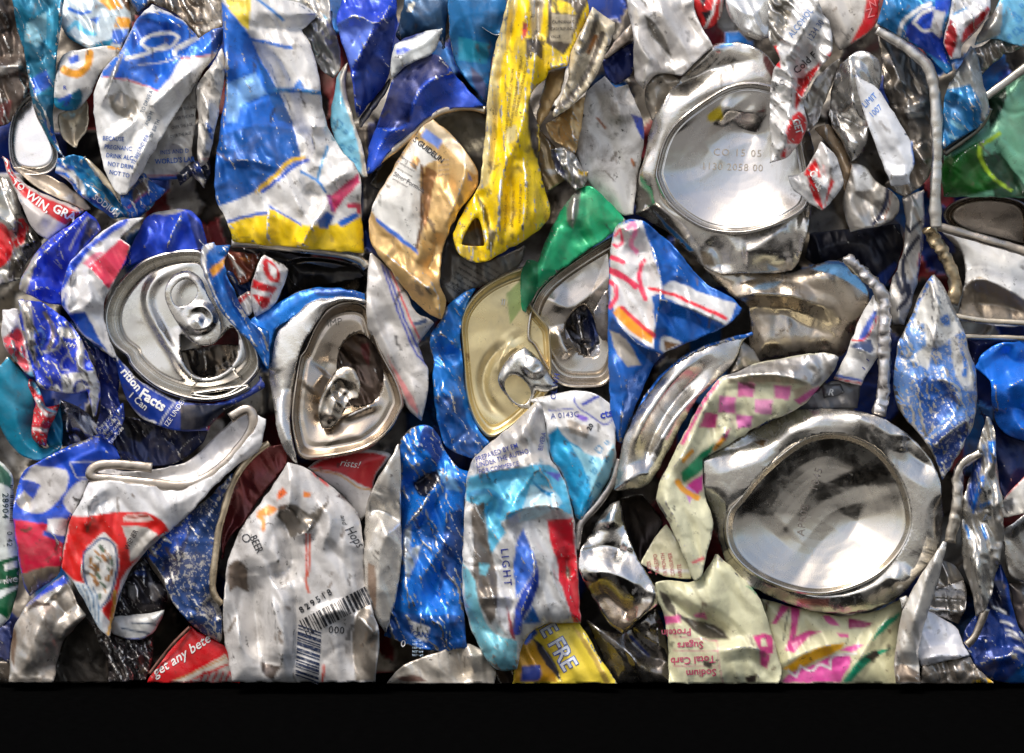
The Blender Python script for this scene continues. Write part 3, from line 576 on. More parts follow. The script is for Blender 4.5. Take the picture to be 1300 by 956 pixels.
p = B(t, 'body', 'c1 272,598 335,640 432,740 492,840 506,890 c2 484,130 404,230 345,340 314,470 304,590 350,690 312,772 220,722 90,562 b2 888,380 b2 905,215 c1 20,930 190,652', 5, C(222, 186, 126, .55), bul=16, cr=(4, 40), rough=.36, dirt=.4, tilt=(.05, .05),
  R=[('c1 430,740 440,860 c2 390,180 312,340', 12, 11), ('c2 -10,410 120,505 230,600 300,640', 12, 10), ('c2 235,545 280,470 300,330', -12, 12), ('c2 50,440 200,560', -9, 10), ('c1 240,830 260,900 c2 240,200 200,400', -8, 12), ('c2 312,770 300,640 250,560', 8, 8)],
  P=[(C(232, 212, 178, .2), 'c1 272,598 432,740 500,870 470,872 380,770 250,655 190,652'), (C(224, 222, 214), 'c1 185,690 312,790 226,825 204,885 214,950 c2 226,230 224,312 192,424 -10,262 b2 905,215 c1 30,920'), (C(110, 78, 48, .1), 'c1 216,828 236,900 c2 226,60 214,200 222,300 190,412', 4), (C(120, 148, 218), 'c1 236,640 322,702 302,745 214,682'), (C(60, 110, 200), 'c2 -10,258 -8,288 200,446 192,414'), (C(196, 150, 92, .4), 'c1 180,760 210,800 190,850 160,830'), (C(80, 110, 190), 'c1 445,850 470,900 450,900'), (C(150, 105, 60, .4), 'c1 240,830 300,860 c2 280,80 240,320 225,300 226,60')])
TX(p, 'GUIDELIN', 'c1 192,718', 7, -38, BLK, bold=.02, sx=.9); TX(p, 'S', 'c1 172,702', 7, -38, BLK, bold=.02)
TX(p, 'Silver Formula', 'c2 72,48', 6, -30, C(70, 70, 75), sx=.9)
for k in range(5): TX(p, 'serving container', 'c1 %d,%d' % (118 - 12 * k, 790 + 26 * k), 2.8, -30, C(110, 105, 100), sx=.8)
for k in range(4): TX(p, 'percent', 'c2 %d,%d' % (300, -20 + 24 * k), 3.5, 5, C(190, 170, 140), sx=.9)

# ================================================================ yellow can
t = T('crushed yellow can curled at the bottom with a cream rim, top centre', 'c2 650,200')
p = B(t, 'body', 'c1 652,-10 1042,-10 1062,50 1032,120 962,250 942,330 850,352 832,402 782,432 752,520 792,600 806,650 802,800 c2 802,0 832,120 860,200 856,275 722,382 622,432 546,482 470,486 400,446 370,370 380,310 440,210 500,110 c1 514,900 540,600 560,330 610,150', 6, C(246, 212, 18, .08), bul=20, w=24, cr=(5.5, 24), ang=95, st=3.2, rough=.36, dirt=.75, wear=.14, h=2.3, edge=C(214, 190, 120, .5),
  holes=['c2 432,345 478,262 506,262 522,330 532,402 470,405 415,396'],
  R=[('c1 695,0 655,200 610,400 590,700 570,950', -14, 9), ('c1 740,200 740,500 700,700 c2 620,20 600,300 580,420', 14, 10), ('c1 790,220 770,420 760,520', 10, 9), ('c2 720,0 745,200 700,370', 9, 12), ('c2 500,120 540,200 580,330', -9, 8), ('c1 800,0 800,200', -12, 8), ('c1 850,340 940,320', 9, 8), ('c2 640,0 660,180 640,380', -7, 9)],
  P=[(C(226, 206, 140, .25), 'c1 645,-10 700,-10 660,180 606,350 594,600 566,900 c2 520,120 490,120 c1 505,900 530,600 550,330 600,150'), (C(196, 186, 166, .5), 'c1 760,-10 832,-10 806,185 765,182'), (C(84, 74, 62, .3), 'c1 845,-10 1060,-10 1010,90 960,225 930,275 835,214 850,100'), (C(240, 208, 20, .1), 'c1 870,-10 960,15 992,72 872,62'), (C(176, 164, 138, .1), 'c1 872,66 992,78 962,218 858,202'), (C(200, 36, 28), 'c1 722,108 752,122 742,172 716,204'), (C(64, 58, 54, .4), 'c1 740,520 792,450 806,640 800,800 770,760 748,640'), (C(92, 82, 40, .3), 'c2 492,140 532,190 566,320 596,330 566,430 540,420 556,330 516,240'), (C(228, 214, 150, .2), 'c1 640,640 690,620 690,700 640,720'), (C(70, 64, 58, .4), 'c1 735,190 800,190 830,240 820,300 770,260 740,300')])
TX(p, 'CALIFORNIA C', 'c1 868,118', 4, 1, C(50, 44, 36), sx=.75); TX(p, 'CASH REFUND', 'c1 862,152', 4, 1, C(50, 44, 36), sx=.75); TX(p, 'VALUE', 'c1 862,190', 4, 1, C(50, 44, 36), sx=.75)
for k in range(3): TX(p, 'CONTAINS NO JUICE PLEASE RECYCLE THIS CAN', 'c1 %d,%d' % (640 + 26 * k, 700 - 60 * k), 3.2, 84 - 3 * k, C(120, 98, 20), sx=.9)
for k in range(4): TX(p, 'ARTIFICIAL FLAVOR CITRIC', 'c2 %d,%d' % (640 + 36 * k, 330 - 20 * k), 3.0, 88, C(140, 112, 20), sx=.9)
B(t, 'curled_inside', 'c2 400,440 366,360 450,190 530,140 575,260 570,440 480,475', 3, C(214, 172, 98, .6), bul=-18, w=30, cr=(3, 30), P=[(C(190, 190, 188, .5), 'c2 430,350 500,310 520,350 510,400 415,390'), (C(232, 180, 110, .3), 'c2 410,400 530,400 530,430 420,425')])
t = T('cream and grey folded can strip leaning on the right of yellow can', 'c1 1050,300')
B(t, 'body', 'c1 1072,36 1132,80 1182,112 1172,182 1102,350 1042,452 962,532 882,592 868,560 918,482 950,402 952,270 1002,182 1040,100', 7, C(222, 208, 178, .3), bul=10, w=12, cr=(4, 24), dirt=.75, R=[('c1 1110,90 1090,200 1020,400 900,560', -12, 10), ('c1 1060,80 1000,220', 9, 8)], P=[(C(120, 118, 112, .7), 'c1 1090,80 1070,180 1030,250 1000,260', 7), (C(120, 116, 110, .7), 'c1 1120,170 1060,340 980,470 900,540', 7), (C(168, 110, 50, .2), 'c1 1090,180 1050,260', 5)])
B(t, 'tongue', 'c1 852,350 942,332 922,442 852,562 802,642 788,582 820,450', 5, C(206, 178, 130, .5), bul=8, cr=(2, 40), tilt=(.3, .1), dirt=.3)
B(t, 'tongue', 'c1 838,622 884,588 1034,478 1012,640 1000,722 984,765 902,722 850,682', 4, C(214, 184, 134, .55), bul=10, cr=(6, 22), ang=70, R=[('c1 980,520 960,620 990,740', 12, 10), ('c1 900,600 905,710', -8, 10)])
B(t, 'torn_scrap', 'c1 860,740 920,740 980,760 1020,850 1050,860 1040,930 990,960 940,900 890,860', 4, C(170, 172, 172, .8), cr=(8, 14), P=[(C(90, 96, 130, .5), 'c1 860,740 900,770 940,880 890,850'), (C(230, 190, 40), 'c1 1000,845 1050,860 1040,880 1005,870')], jag=2.5)
B(t, 'inner_fold', 'c1 800,640 850,690 890,860 960,900 c2 980,20 970,50 850,130 800,20', 3, C(196, 176, 140, .6), bul=6, cr=(4, 26), P=[(C(230, 228, 225, .4), 'c2 830,20 970,15 850,50')])

t = T('dark teal can with silver white end at top edge left of yellow can', 'c1 480,200')
p = B(t, 'body', 'c1 345,-10 640,-10 640,180 600,200 560,330 545,520 480,450 400,350 360,240 350,100', 0, C(24, 104, 160, .3), bul=24, w=40, cr=(3, 40), dirt=.3, P=[(C(40, 140, 170, .3), 'c1 400,180 560,220 540,320 400,300'), (C(60, 70, 110, .3), 'c1 460,330 540,400 545,520 480,450')])
LID(t, 'can_end', 'c1 375,-60 400,0 450,80 530,150 600,190 640,150 650,0 620,-80 480,-120', 1.2, TOP, C(214, 216, 216, 1), tilt=(0, .2), dirt=.3)

# ================================================================ top right
t = T('dented off white can wall with rust specks between yellow can and large can end', 'd1 180,700')
B(t, 'body', 'd1 150,378 200,440 262,418 300,500 340,600 345,700 330,780 302,956 d2 292,245 230,256 60,90 30,0 d1 10,900 0,780 24,560 60,450', 2, C(206, 203, 197, .2), bul=20, cr=(2.5, 46), dirt=.85, rough=.4, R=[('d1 170,390 220,520 230,620', 14, 14), ('d1 262,420 240,520', -12, 10), ('d1 10,760 40,860 50,950', 8, 8)], P=[(C(28, 60, 160, .2), 'd1 280,570 340,590 352,700 330,690'), (C(150, 90, 50, .1), 'd1 110,590 150,640', 3), (C(170, 100, 50, .1), 'd1 285,800 295,830', 3)])
t = T('pale grey crumpled can hanging from top edge, left of large can end', 'd1 450,200')
B(t, 'body', 'd1 258,-10 592,-10 602,80 690,232 602,312 532,384 450,362 400,372 340,444 300,402 286,300 300,200 268,80', 3, C(214, 210, 204, .35), bul=18, cr=(4.5, 40), dirt=.4, R=[('d1 350,70 380,170 470,280 500,350', -16, 14), ('d1 500,10 560,110 650,210', -12, 12), ('d1 340,440 360,380 420,350', 10, 9), ('d1 300,130 330,260 420,330', 8, 16)], P=[(C(120, 118, 114, .7), 'd1 345,70 400,110 470,230 480,290 430,230 380,180')])  # dark grey print paints shade into the long dent
B(t, 'curl', 'd1 338,445 396,372 456,362 525,400 465,480 432,585 385,606 352,525', 2, C(168, 160, 148, .6), bul=12, cr=(3, 26), dirt=.6, R=[('d1 345,450 400,385 460,370', 8, 6)])
t = T('blue black scrap in dark gap right of yellow can', 'd1 210,270')
B(t, 'body', 'd1 130,300 290,210 300,340 260,400 200,430 150,380', 0, C(26, 44, 110, .3), cr=(4, 30))
t = T('grey sliver bridging between cream strip and pale grey can', 'd1 215,200')
B(t, 'body', 'd1 280,120 300,180 150,300 142,290 200,200', 2, C(170, 160, 150, .5), bul=6, w=8)
t = T('red and black striped can at top edge beside silver white can', 'd1 660,60')
B(t, 'body', 'd1 588,-10 745,-10 742,60 705,130 640,145 602,70', 1, C(200, 40, 40, .2), cr=(3, 26), P=[(BLK, 'd1 630,60 690,50 660,120'), (WH, 'd1 700,-10 690,60 650,140', 3), (BLK, 'd1 620,-10 660,-10 640,40'), (C(190, 188, 184, .6), 'd1 728,-10 745,-10 742,60 712,120')])
t = T('silver white bulging can at top edge above large can end', 'd1 860,80')
B(t, 'body', 'd1 748,-10 972,-10 968,190 910,205 850,175 800,130 762,80', 2, C(222, 226, 228, .6), bul=26, w=44, cr=(3, 30), rough=.25, R=[('d1 830,130 920,180 965,200', 8, 10)])
t = T('large silver can end with stamped code at upper right', 'd1 900,600')
p = B(t, 'body', 'd1 640,262 700,212 830,208 940,258 1004,330 1060,450 1200,700 e2 250,190 d2 1122,478 1072,542 900,534 740,548 640,514 560,432 470,332 300,242 308,100 d1 340,800 384,600 420,550 470,455 560,345', 2, C(206, 204, 200, .95), bul=26, w=30, cr=(1.3, 80), rough=.2, dirt=.3, tilt=(0, -.02), holes=[('d1 985,418 880,398 760,418 620,508 500,600 430,700 392,850 384,956 d2 390,60 440,180 530,262 650,332 820,352 960,322 1100,262 1185,195 d1 1165,820 1110,600 1060,450', .965)],
  R=[('d1 470,460 560,400 720,330 880,300', -14, 16), ('d1 700,215 660,280 520,400', 10, 8), ('d2 1180,230 1130,480', 10, 10), ('d2 830,430 900,420 1060,300', 9, 16), ('d2 300,100 400,260 560,400', -8, 16), ('d2 740,540 720,440 650,380', -8, 14)],
  P=[(C(40, 110, 170, .3), 'd2 390,225 440,270 520,350 600,430 560,430 470,332'), (C(60, 130, 190, .3), 'd1 700,235 770,210 800,225 740,240'), (C(90, 50, 50, .4), 'd1 940,260 1004,330 1000,420 940,320'), (C(130, 120, 105, .8), 'd2 620,420 680,440 700,500 640,500')])
TOPBIG = [(1, -10), (.985, -2), (.965, 0), (.945, -3), (.925, -10), (.905, -13), (.88, -12), (0.80, -14.78), (0.70, -17.88), (0.60, -20.56), (0.50, -22.83), (0.40, -24.69), (0.30, -26.14), (0.20, -27.17), (0.10, -27.79), (0.00, -28.00)]
l = LID(t, 'can_end', 'd1 985,418 880,398 760,418 620,508 500,600 430,700 392,850 384,956 d2 390,60 440,180 530,262 650,332 820,352 960,322 1100,262 1185,195 d1 1165,820 1110,600 1060,450', 4.2, TOPBIG, C(200, 199, 198, 1), tilt=(.05, .05), cr=(2, 80), rough=.23, dirt=.3,
  R=[('d1 760,560 820,640 960,700', -8, 30), ('d1 720,520 800,560 960,560', 8, 16), ('d1 420,700 470,640 600,545', 3, 8), ('d2 700,320 900,330 1090,250', 4, 5)], P=[(C(190, 172, 40, .5), 'd1 660,570 720,530 742,560 740,600 690,612 660,600')])
TX(l, 'CO 15 05', 'd1 690,775', 9, -2, C(158, 152, 144, .9), sp=1.2); TX(l, '1130 2058 00', 'd1 630,845', 9, -2, C(158, 152, 144, .9), sp=1.1)
t = T('torn white and red can sheet with GET print over large can end', 'd1 1080,300')
p = B(t, 'body', 'd1 965,-10 1212,-10 1232,60 1282,130 1292,262 1202,372 1132,492 1152,562 1162,642 1122,722 1052,792 974,818 980,700 968,500 990,345 1022,302 990,232 962,190', 7, C(216, 214, 210, .35), bul=12, cr=(7, 22), ang=60, dirt=.35,
  R=[('d1 1210,20 1160,120 1080,260 1020,330', 14, 10), ('d1 1240,80 1190,240 1150,380 1090,500', -16, 11), ('d1 1080,345 1085,470 1060,600 980,800', 10, 10), ('d1 990,345 1080,345', 8, 6), ('d1 1030,20 1060,140', -10, 9), ('d1 1150,560 1060,640 1040,790', 9, 8)],
  P=[(C(150, 148, 142, .8), 'd1 965,-10 1100,-10 1060,140 1000,240 965,190'), (RED, 'd1 955,230 1010,225 1020,300 1030,350 995,330'), (C(190, 26, 30, .2), 'd1 1100,420 1200,330 1222,310 1220,340 1130,490 1100,560'), (RED, 'd1 1250,280 1295,250 1290,275 1260,295'), (RED, 'd1 1080,580 1120,555 1158,590 1160,650 1120,720 1060,715 1055,650'), (RED, 'd1 1030,760 1055,735 1050,790 1025,790'), (C(150, 60, 60, .4), 'd1 1110,390 1160,380 1120,470')])
TX(p, 'GET', 'd1 1085,600', 9, -72, WH, bold=.03, sx=.8); TX(p, 'Cold F', 'd1 1108,372', 9, 42, BLK, bold=.01); TX(p, 'ALCOHOL', 'd1 1085,190', 8, 52, C(60, 110, 170), sx=.8)
TX(p, '1234 30', 'd1 1180,210', 8, 56, C(50, 90, 150), sx=.8); TX(p, 'LC', 'd1 1000,430', 7, 10, C(80, 80, 84))
t = T('white scrap with red lettering lying on right rim of large can end', 'e1 300,850')
p = B(t, 'body', 'e1 190,868 212,840 280,708 362,770 402,900 e2 395,110 330,190 292,225 240,200 132,112 122,52', 6, C(220, 219, 216, .3), bul=12, cr=(5, 22), R=[('e1 200,860 260,900 320,956', 12, 9), ('e1 300,730 340,860', 8, 8)], P=[(RED, 'e1 200,850 260,790 272,830 240,880 200,880'), (RED, 'e1 270,830 285,880 265,890'), (RED, 'e2 205,30 245,60 275,130 300,222 285,222 240,150'), (RED, 'e2 330,60 352,80 330,140 300,222')])
TX(p, 'CURSE', 'e2 225,35', 8, -64, WH, bold=.03, sx=.8)
t = T('folded grey can fin right of the GET sheet', 'e1 270,450')
B(t, 'body', 'e1 382,285 350,400 290,540 265,620 215,665 168,545 200,480 290,352', 4, C(176, 174, 170, .9), bul=12, cr=(4, 24), R=[('e1 370,300 270,470 200,640', -12, 12)])
t = T('rounded silver can knob at upper right beside white text strip', 'e1 450,450')
B(t, 'body', 'e1 428,272 480,248 552,270 594,340 574,440 535,600 522,650 500,770 432,805 385,700 316,600 338,430 368,340', 4, C(205, 205, 203, .95), bul=24, w=32, cr=(4, 30), rough=.22, R=[('e1 320,530 400,600 520,640', -16, 14), ('e1 440,300 430,440 460,560', 9, 9), ('e1 330,420 400,520', -8, 16)])
t = T('white can strip with small blue text slanting down, upper right', 'e1 600,650')
p = B(t, 'body', 'e1 450,318 482,398 562,428 622,520 692,640 742,720 752,820 722,880 732,922 640,932 600,850 560,720 520,620 480,500 458,430', 6, C(222, 224, 226, .2), bul=10, w=14, cr=(2.5, 34), P=[(C(60, 110, 190, .2), 'e1 740,720 752,820', 3), (C(40, 110, 190, .2), 'e1 460,380 540,370', 4)], R=[('e1 620,880 725,870', 8, 8)])
TX(p, 'LIMIT', 'e1 505,540', 8, 42, C(40, 120, 210), sx=.8); TX(p, '1007', 'e1 540,590', 8, 42, C(40, 120, 210), sx=.8)
t = T('tan and white scrap with black stripes under the silver knob', 'e2 520,150')
B(t, 'tan_fold', 'e1 245,640 320,620 390,720 432,800 e2 440,20 400,130 390,60 e1 390,860 330,730', 3, C(176, 156, 132, .5), cr=(4, 20), dirt=.4)
B(t, 'body', 'e1 435,810 500,820 550,900 e2 600,110 652,130 684,200 660,262 600,300 430,330 388,230 400,120 435,30', 3, C(200, 197, 192, .8), bul=18, cr=(4, 34), dirt=.3, P=[(C(40, 44, 66, .3), 'e2 615,110 610,190 575,260 545,290', 6), (C(120, 60, 40, .2), 'e2 635,120 628,200 600,270', 2), (C(230, 232, 232, .3), 'e1 440,812 500,822 545,900 e2 540,120 460,130 440,60')], R=[('e2 450,140 560,200 590,280', -10, 14)])
t = T('dark silver sheet with beaded white rim at upper right', 'e1 750,500')
B(t, 'body', 'e1 562,150 700,220 822,335 858,440 872,600 868,956 e2 850,60 700,160 650,130 600,90 e1 740,830 690,640 600,480 592,340', 2, C(150, 144, 136, .9), bul=10, cr=(6, 30), dirt=.4, R=[('e1 590,400 650,330 690,400 600,470', 12, 12), ('e1 690,540 760,520 800,510', 12, 7), ('e1 690,570 760,560 810,570', 10, 6), ('e1 740,700 780,780 810,820', 8, 8)], P=[(C(225, 224, 220, .6), 'e1 700,545 790,505 805,525 740,560 800,560 800,580 720,590'), (C(60, 110, 180, .2), 'e1 735,715 745,815', 4)])
TUBE(t, 'rim', 'e1 565,145 620,180 700,225 780,290 822,335 848,420 862,560 866,760 862,956 e2 856,120 855,240 860,310', 5, 7.5, C(216, 214, 210, .7), beads=12, dirt=.35)
TUBE(t, 'twisted_rim', 'e2 825,310 850,380 905,450 950,560 955,620 935,690', 3.5, 8, C(190, 172, 140, .7), beads=9, dirt=.7)
t = T('blue can with white ringed roundel at top right corner', 'e1 780,120')
p = B(t, 'body', 'e1 600,-10 945,-10 922,80 892,200 925,290 942,352 910,372 820,272 700,192 566,122', 5, C(34, 118, 176, .35), bul=14, cr=(4, 32), R=[('e1 830,0 850,100 900,200', 10, 10), ('e1 640,60 760,160 900,320', -6, 20)], P=[(C(24, 62, 170, .25), 'e1 700,180 720,110 800,40 840,30 900,190 930,330 820,270'), (WH, 'e1 672,180 690,110 760,50 830,18', 5), (WH, 'e1 745,110 790,60 850,40 880,60 860,140 800,160 745,115', 4.5), (C(34, 80, 205, .2), 'e1 765,110 800,70 850,58 850,130 800,145'), (C(44, 92, 220, .2), 'e1 860,0 940,0 910,70 850,50'), (WH, 'e1 850,55 905,55 880,190 830,150')])
B(t, 'red_fold', 'e1 940,-10 1132,-10 1132,55 1052,172 985,222 985,292 930,296 888,200 928,92', 6, C(218, 218, 218, .3), cr=(5, 24), R=[('e1 960,130 1060,90 1120,30', 12, 10), ('e1 985,220 930,100', 8, 8)], P=[(C(186, 30, 34, .15), 'e1 990,150 1120,30 1132,55 1050,172 985,220'), (C(150, 26, 30, .15), 'e1 890,200 930,95 960,130 970,200 940,290 910,270'), (C(50, 140, 200, .2), 'e1 950,70 1010,40', 3)])
t = T('pale blue can with water drop print at top right edge', 'e1 1240,120')
p = B(t, 'body', 'e1 1185,-10 1330,-10 1330,240 1240,225 1200,205 1150,190 1050,225 1080,145 1150,60', 4, C(110, 184, 218, .2), bul=14, cr=(4, 30), P=[(C(205, 205, 200, .6), 'e1 1140,60 1190,10 1190,150 1150,190 1050,222 1080,145')] + [(C(50, 130, 195, .1), 'e1 %d,%d %d,%d %d,%d %d,%d %d,%d' % (a - r, b, a, b - r, a + r, b, a, b + r, a - r, b), 1.8) for a, b, r in ((1245, 70, 9), (1270, 95, 16), (1260, 160, 20), (1225, 185, 10), (1290, 150, 12), (1285, 30, 10))], R=[('e1 1180,20 1160,120 1080,170', 12, 9)])
B(t, 'torn_edge', 'e1 1040,240 1120,215 1150,180 1200,200 1240,210 1300,210 1330,240 1220,260 1180,290 1100,360 1080,390 1045,330', 4, C(190, 186, 180, .85), cr=(9, 13), jag=3, dirt=.5)
t = T('crumpled grey blue can above the green can at right', 'e1 1020,500')
B(t, 'body', 'e1 1030,228 1062,262 1082,350 1102,440 1134,525 1104,612 1022,662 898,742 886,620 900,460 978,332', 4, C(40, 118, 172, .35), bul=14, cr=(6, 26), R=[('e1 1035,240 1030,400 1080,560', 16, 12), ('e1 900,450 980,470 1070,590', 10, 10)], P=[(C(176, 180, 178, .7), 'e1 1028,226 1062,260 1102,440 1136,525 1100,612 1080,600 1090,520 1030,420 940,440 900,450 978,330'), (C(120, 180, 205, .2), 'e1 940,610 990,640', 6), (C(130, 184, 210, .2), 'e1 930,680 960,690', 5)])
t = T('green can with lime crescent at right edge', 'e1 1150,750')
B(t, 'body', 'e1 1108,478 1200,400 1330,320 1330,956 e2 1330,160 1100,160 895,155 880,30 e1 892,820 900,760 1000,700 1100,630 1130,540', 2, C(112, 172, 140, .2), bul=18, cr=(3, 40), rough=.3, R=[('e1 905,900 960,790 1060,720 1160,670', 12, 14), ('e1 1100,800 1200,900 1298,950', -10, 20), ('e1 1080,720 1120,850 e2 1180,100', 10, 12)], P=[(C(30, 66, 44, .3), 'e1 1085,780 1180,760 1260,870 1330,956 e2 1330,160 1150,160 e1 1130,900'), (C(26, 92, 30, .2), 'e1 885,800 960,770 1060,710 1090,700 1100,830 e2 1190,110 1000,160 890,150'), (C(160, 196, 40, .1), 'e1 1175,665 1100,715 1070,740 1080,800 1150,900 e2 1230,120', 5), (C(16, 44, 26, .2), 'e1 1110,480 1200,400 1220,500 1130,640')])
TUBE(t, 'rim', 'e1 1105,486 1180,430 1330,318', 4.2, 5.5, C(196, 196, 190, .8))
TUBE(t, 'rim', 'e1 900,770 1000,700 1090,630 1130,540', 3.8, 3.5, C(120, 120, 112, .8))
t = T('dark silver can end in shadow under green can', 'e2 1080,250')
LID(t, 'can_end', 'e2 880,260 920,190 1030,150 1200,150 1340,200 1340,420 1180,380 960,330', -.5, TOP, C(150, 142, 134, 1), tilt=(0, -.3), dirt=.5)  # aluminium darkened in its base colour for the shade under the green can
t = T('white can with bent grey rim at right edge under green can', 'e2 1150,500')
B(t, 'body', 'e2 885,330 1000,345 1330,440 1330,800 1150,810 960,760 985,650 1010,560 1000,440 930,380', 2, C(220, 219, 215, .15), bul=10, cr=(3, 44), tilt=(0, .1), P=[(C(150, 144, 136, .8), 'e2 890,340 960,360 1000,450 1010,550 960,600 920,440'), (C(140, 130, 116, .7), 'e2 985,650 1010,590 1070,552 1180,600 1330,690 1330,780 1150,800 960,750')], R=[('e2 1000,600 1070,555 1190,605 1330,690', 12, 10), ('e2 1000,690 1150,690 1330,740', -12, 18)], dirt=.35)
TUBE(t, 'rim', 'e2 870,305 980,335 1150,385 1340,440', 4.5, 6, C(186, 178, 168, .8))
TUBE(t, 'rim', 'e2 955,752 1080,775 1180,780 1340,790', 3.8, 4, C(214, 206, 190, .7), dirt=.6)
TUBE(t, 'rim', 'e2 990,855 1150,858 1340,865', 2.5, 3.5, C(200, 192, 176, .7))
t = T('glossy bright blue can bulging in at right edge', 'e3 1200,300')
B(t, 'body', 'e3 1048,185 1100,90 1200,52 1340,55 1340,560 1200,520 1150,455 1135,300 1125,240', 2, C(24, 112, 220, .25), bul=28, w=40, cr=(3, 50), rough=.22, dirt=.12, R=[('e3 1180,80 1240,160 1340,160', -16, 26), ('e3 1150,250 1170,420', 12, 12), ('e3 1200,300 1290,240 1340,240', 10, 12), ('e3 1210,380 1290,390 1340,440', -14, 18)])
B(t, 'painted_shadow_side', 'e3 1080,400 1150,450 1200,520 1340,560 1340,720 1190,860 1170,700 1130,640 1110,480', 0, C(20, 36, 84, .3), bul=8, cr=(4, 36))  # lower side in darker blue, shade painted into the colour
B(t, 'painted_shadow_side', 'e2 1000,850 1340,870 e3 1340,60 1200,60 1100,95 1050,180 1080,420 1050,300 1030,100 1000,0', 0, C(18, 34, 96, .3), cr=(3, 40))  # shaded part of the bright blue can, painted as dark navy

# ================================================================ centre right
t = T('tall worn white and blue can, leaf shaped, at right', 'e3 850,200')
p = B(t, 'body', 'e2 850,540 900,610 962,740 1004,840 1032,950 e3 1062,180 1066,400 1022,522 952,652 892,745 845,610 765,505 690,420 648,340 650,200 670,50 e2 690,850 750,722 780,620', 4, C(86, 128, 192, .2), bul=26, w=44, cr=(4.5, 28), dirt=.5, wear=.37, rough=.42,
  R=[('e2 860,560 880,700 850,850 e3 850,100', 10, 12), ('e3 800,250 900,240 1000,300 940,450 830,540', 10, 12), ('e3 840,600 880,540 1050,420', 12, 10)],
  P=[(C(214, 213, 206, .2), 'e2 850,540 900,610 960,740 990,830 930,860 900,900 e3 840,80 820,200 700,120 740,0 e2 720,860 760,720'), (C(214, 213, 206, .2), 'e3 930,0 1030,100 1050,300 1000,300 940,180'), (C(96, 136, 190, .15), 'e2 760,800 800,790 810,900 790,950 e3 750,120 700,260 720,360 670,330 690,150 740,0'), (C(40, 86, 160, .2), 'e3 760,240 850,230 950,270 980,350 900,430 830,520 770,420'), (C(28, 62, 130, .2), 'e3 830,545 960,460 1062,410 1022,522 952,652 892,745 850,620'), (C(70, 120, 190, .15), 'e3 870,90 900,120 890,230 860,200'), (C(70, 120, 190, .15), 'e2 880,760 920,740 930,800 890,800'), (C(60, 120, 200, .15), 'e3 980,60 1010,160 1000,220', 6), (C(60, 110, 190, .15), 'e2 850,560 800,620 770,680', 5), (C(90, 130, 190, .15), 'e3 690,250 740,330 780,420', 7)])
t = T('thin silver twisted can edge running down beside the tall worn can', 'e2 600,800')
TUBE(t, 'twisted_edge', 'e2 410,455 470,520 540,580 590,640 608,720 600,850 598,956 e3 600,100 600,220 595,320 575,420', 5, 8, C(214, 212, 214, .9), beads=6, dirt=.25)
TUBE(t, 'twisted_edge', 'e2 560,640 585,760 580,956 e3 580,120', 4.4, 4, C(90, 92, 100, .8), beads=6)
t = T('white can corner with blue and red chevron beside thin twisted edge', 'e3 450,100')
p = B(t, 'body', 'e2 545,645 590,655 582,950 e3 560,142 505,220 482,272 348,242 430,80 e2 400,950 440,860 490,740', 4, C(222, 221, 218, .2), bul=14, cr=(2.5, 34), R=[('e3 430,85 500,95 555,140', 10, 8), ('e2 560,700 540,860', 8, 10)], P=[(C(50, 90, 190, .2), 'j 715,415 735,430 720,500 640,660 580,655 640,530'), (RED, 'j 735,470 720,540 640,668 530,665', 2.2), (C(60, 76, 110, .3), 'j 540,690 680,650 720,740 690,770 520,725'), (C(40, 90, 190, .2), 'e3 355,222 490,250', 3), (RED, 'e3 352,236 485,265', 2)])
for s_ in ('e3 520,155', 'e3 500,196'): TX(p, '1', s_, 4, 50, C(40, 60, 150), bold=.06)
B(t, 'grey_band', 'e3 345,240 485,270 465,385 300,395 60,405 -40,470 100,400 270,295', 3, C(120, 124, 132, .8), bul=10, cr=(2, 40), tilt=(0, -.2))
TX(B(t, 'print_patch', 'e3 290,270 380,262 400,310 300,340', 3.7, C(110, 114, 122, .7), bul=6, w=8, h=2), 'R', 'e3 318,320', 8, -5, WH, bold=.03, shear=.2)
t = T('silver can with black stripes standing between beaded rim and worn can', 'e2 700,500')
p = B(t, 'body', 'e2 690,160 795,118 806,262 790,420 772,560 740,680 700,800 640,790 616,620 690,460 712,300', 2, C(200, 198, 194, .7), bul=12, cr=(3, 30), P=[(C(40, 44, 60, .3), 'e2 780,280 730,330 710,300', 5), (C(40, 44, 60, .3), 'e2 770,360 700,450 690,520 710,620', 6), (C(40, 44, 60, .3), 'e2 660,540 690,640 720,600 730,650 670,720', 6), (RED, 'e2 782,440 778,500', 5), (C(50, 56, 110, .3), 'e2 800,140 806,262 785,420 770,560', 4)], R=[('e2 740,140 740,300 690,500', 9, 10)])
t = T('dark navy sheet filling the shaded gap behind the thin twisted edge', 'e2 600,480')
B(t, 'body', 'e2 400,320 680,290 700,400 660,520 600,620 500,540 420,450 340,480 250,500 200,460 230,340', -1, C(26, 28, 42, .4), cr=(4, 34), dirt=.2, wear=0, P=[(C(30, 60, 140, .3), 'e2 560,560 650,480 670,500 600,610')])  # near-black base paints the shade of the gap
t = T('brownish silver can side with blue tint under large can end', 'd2 1050,700')
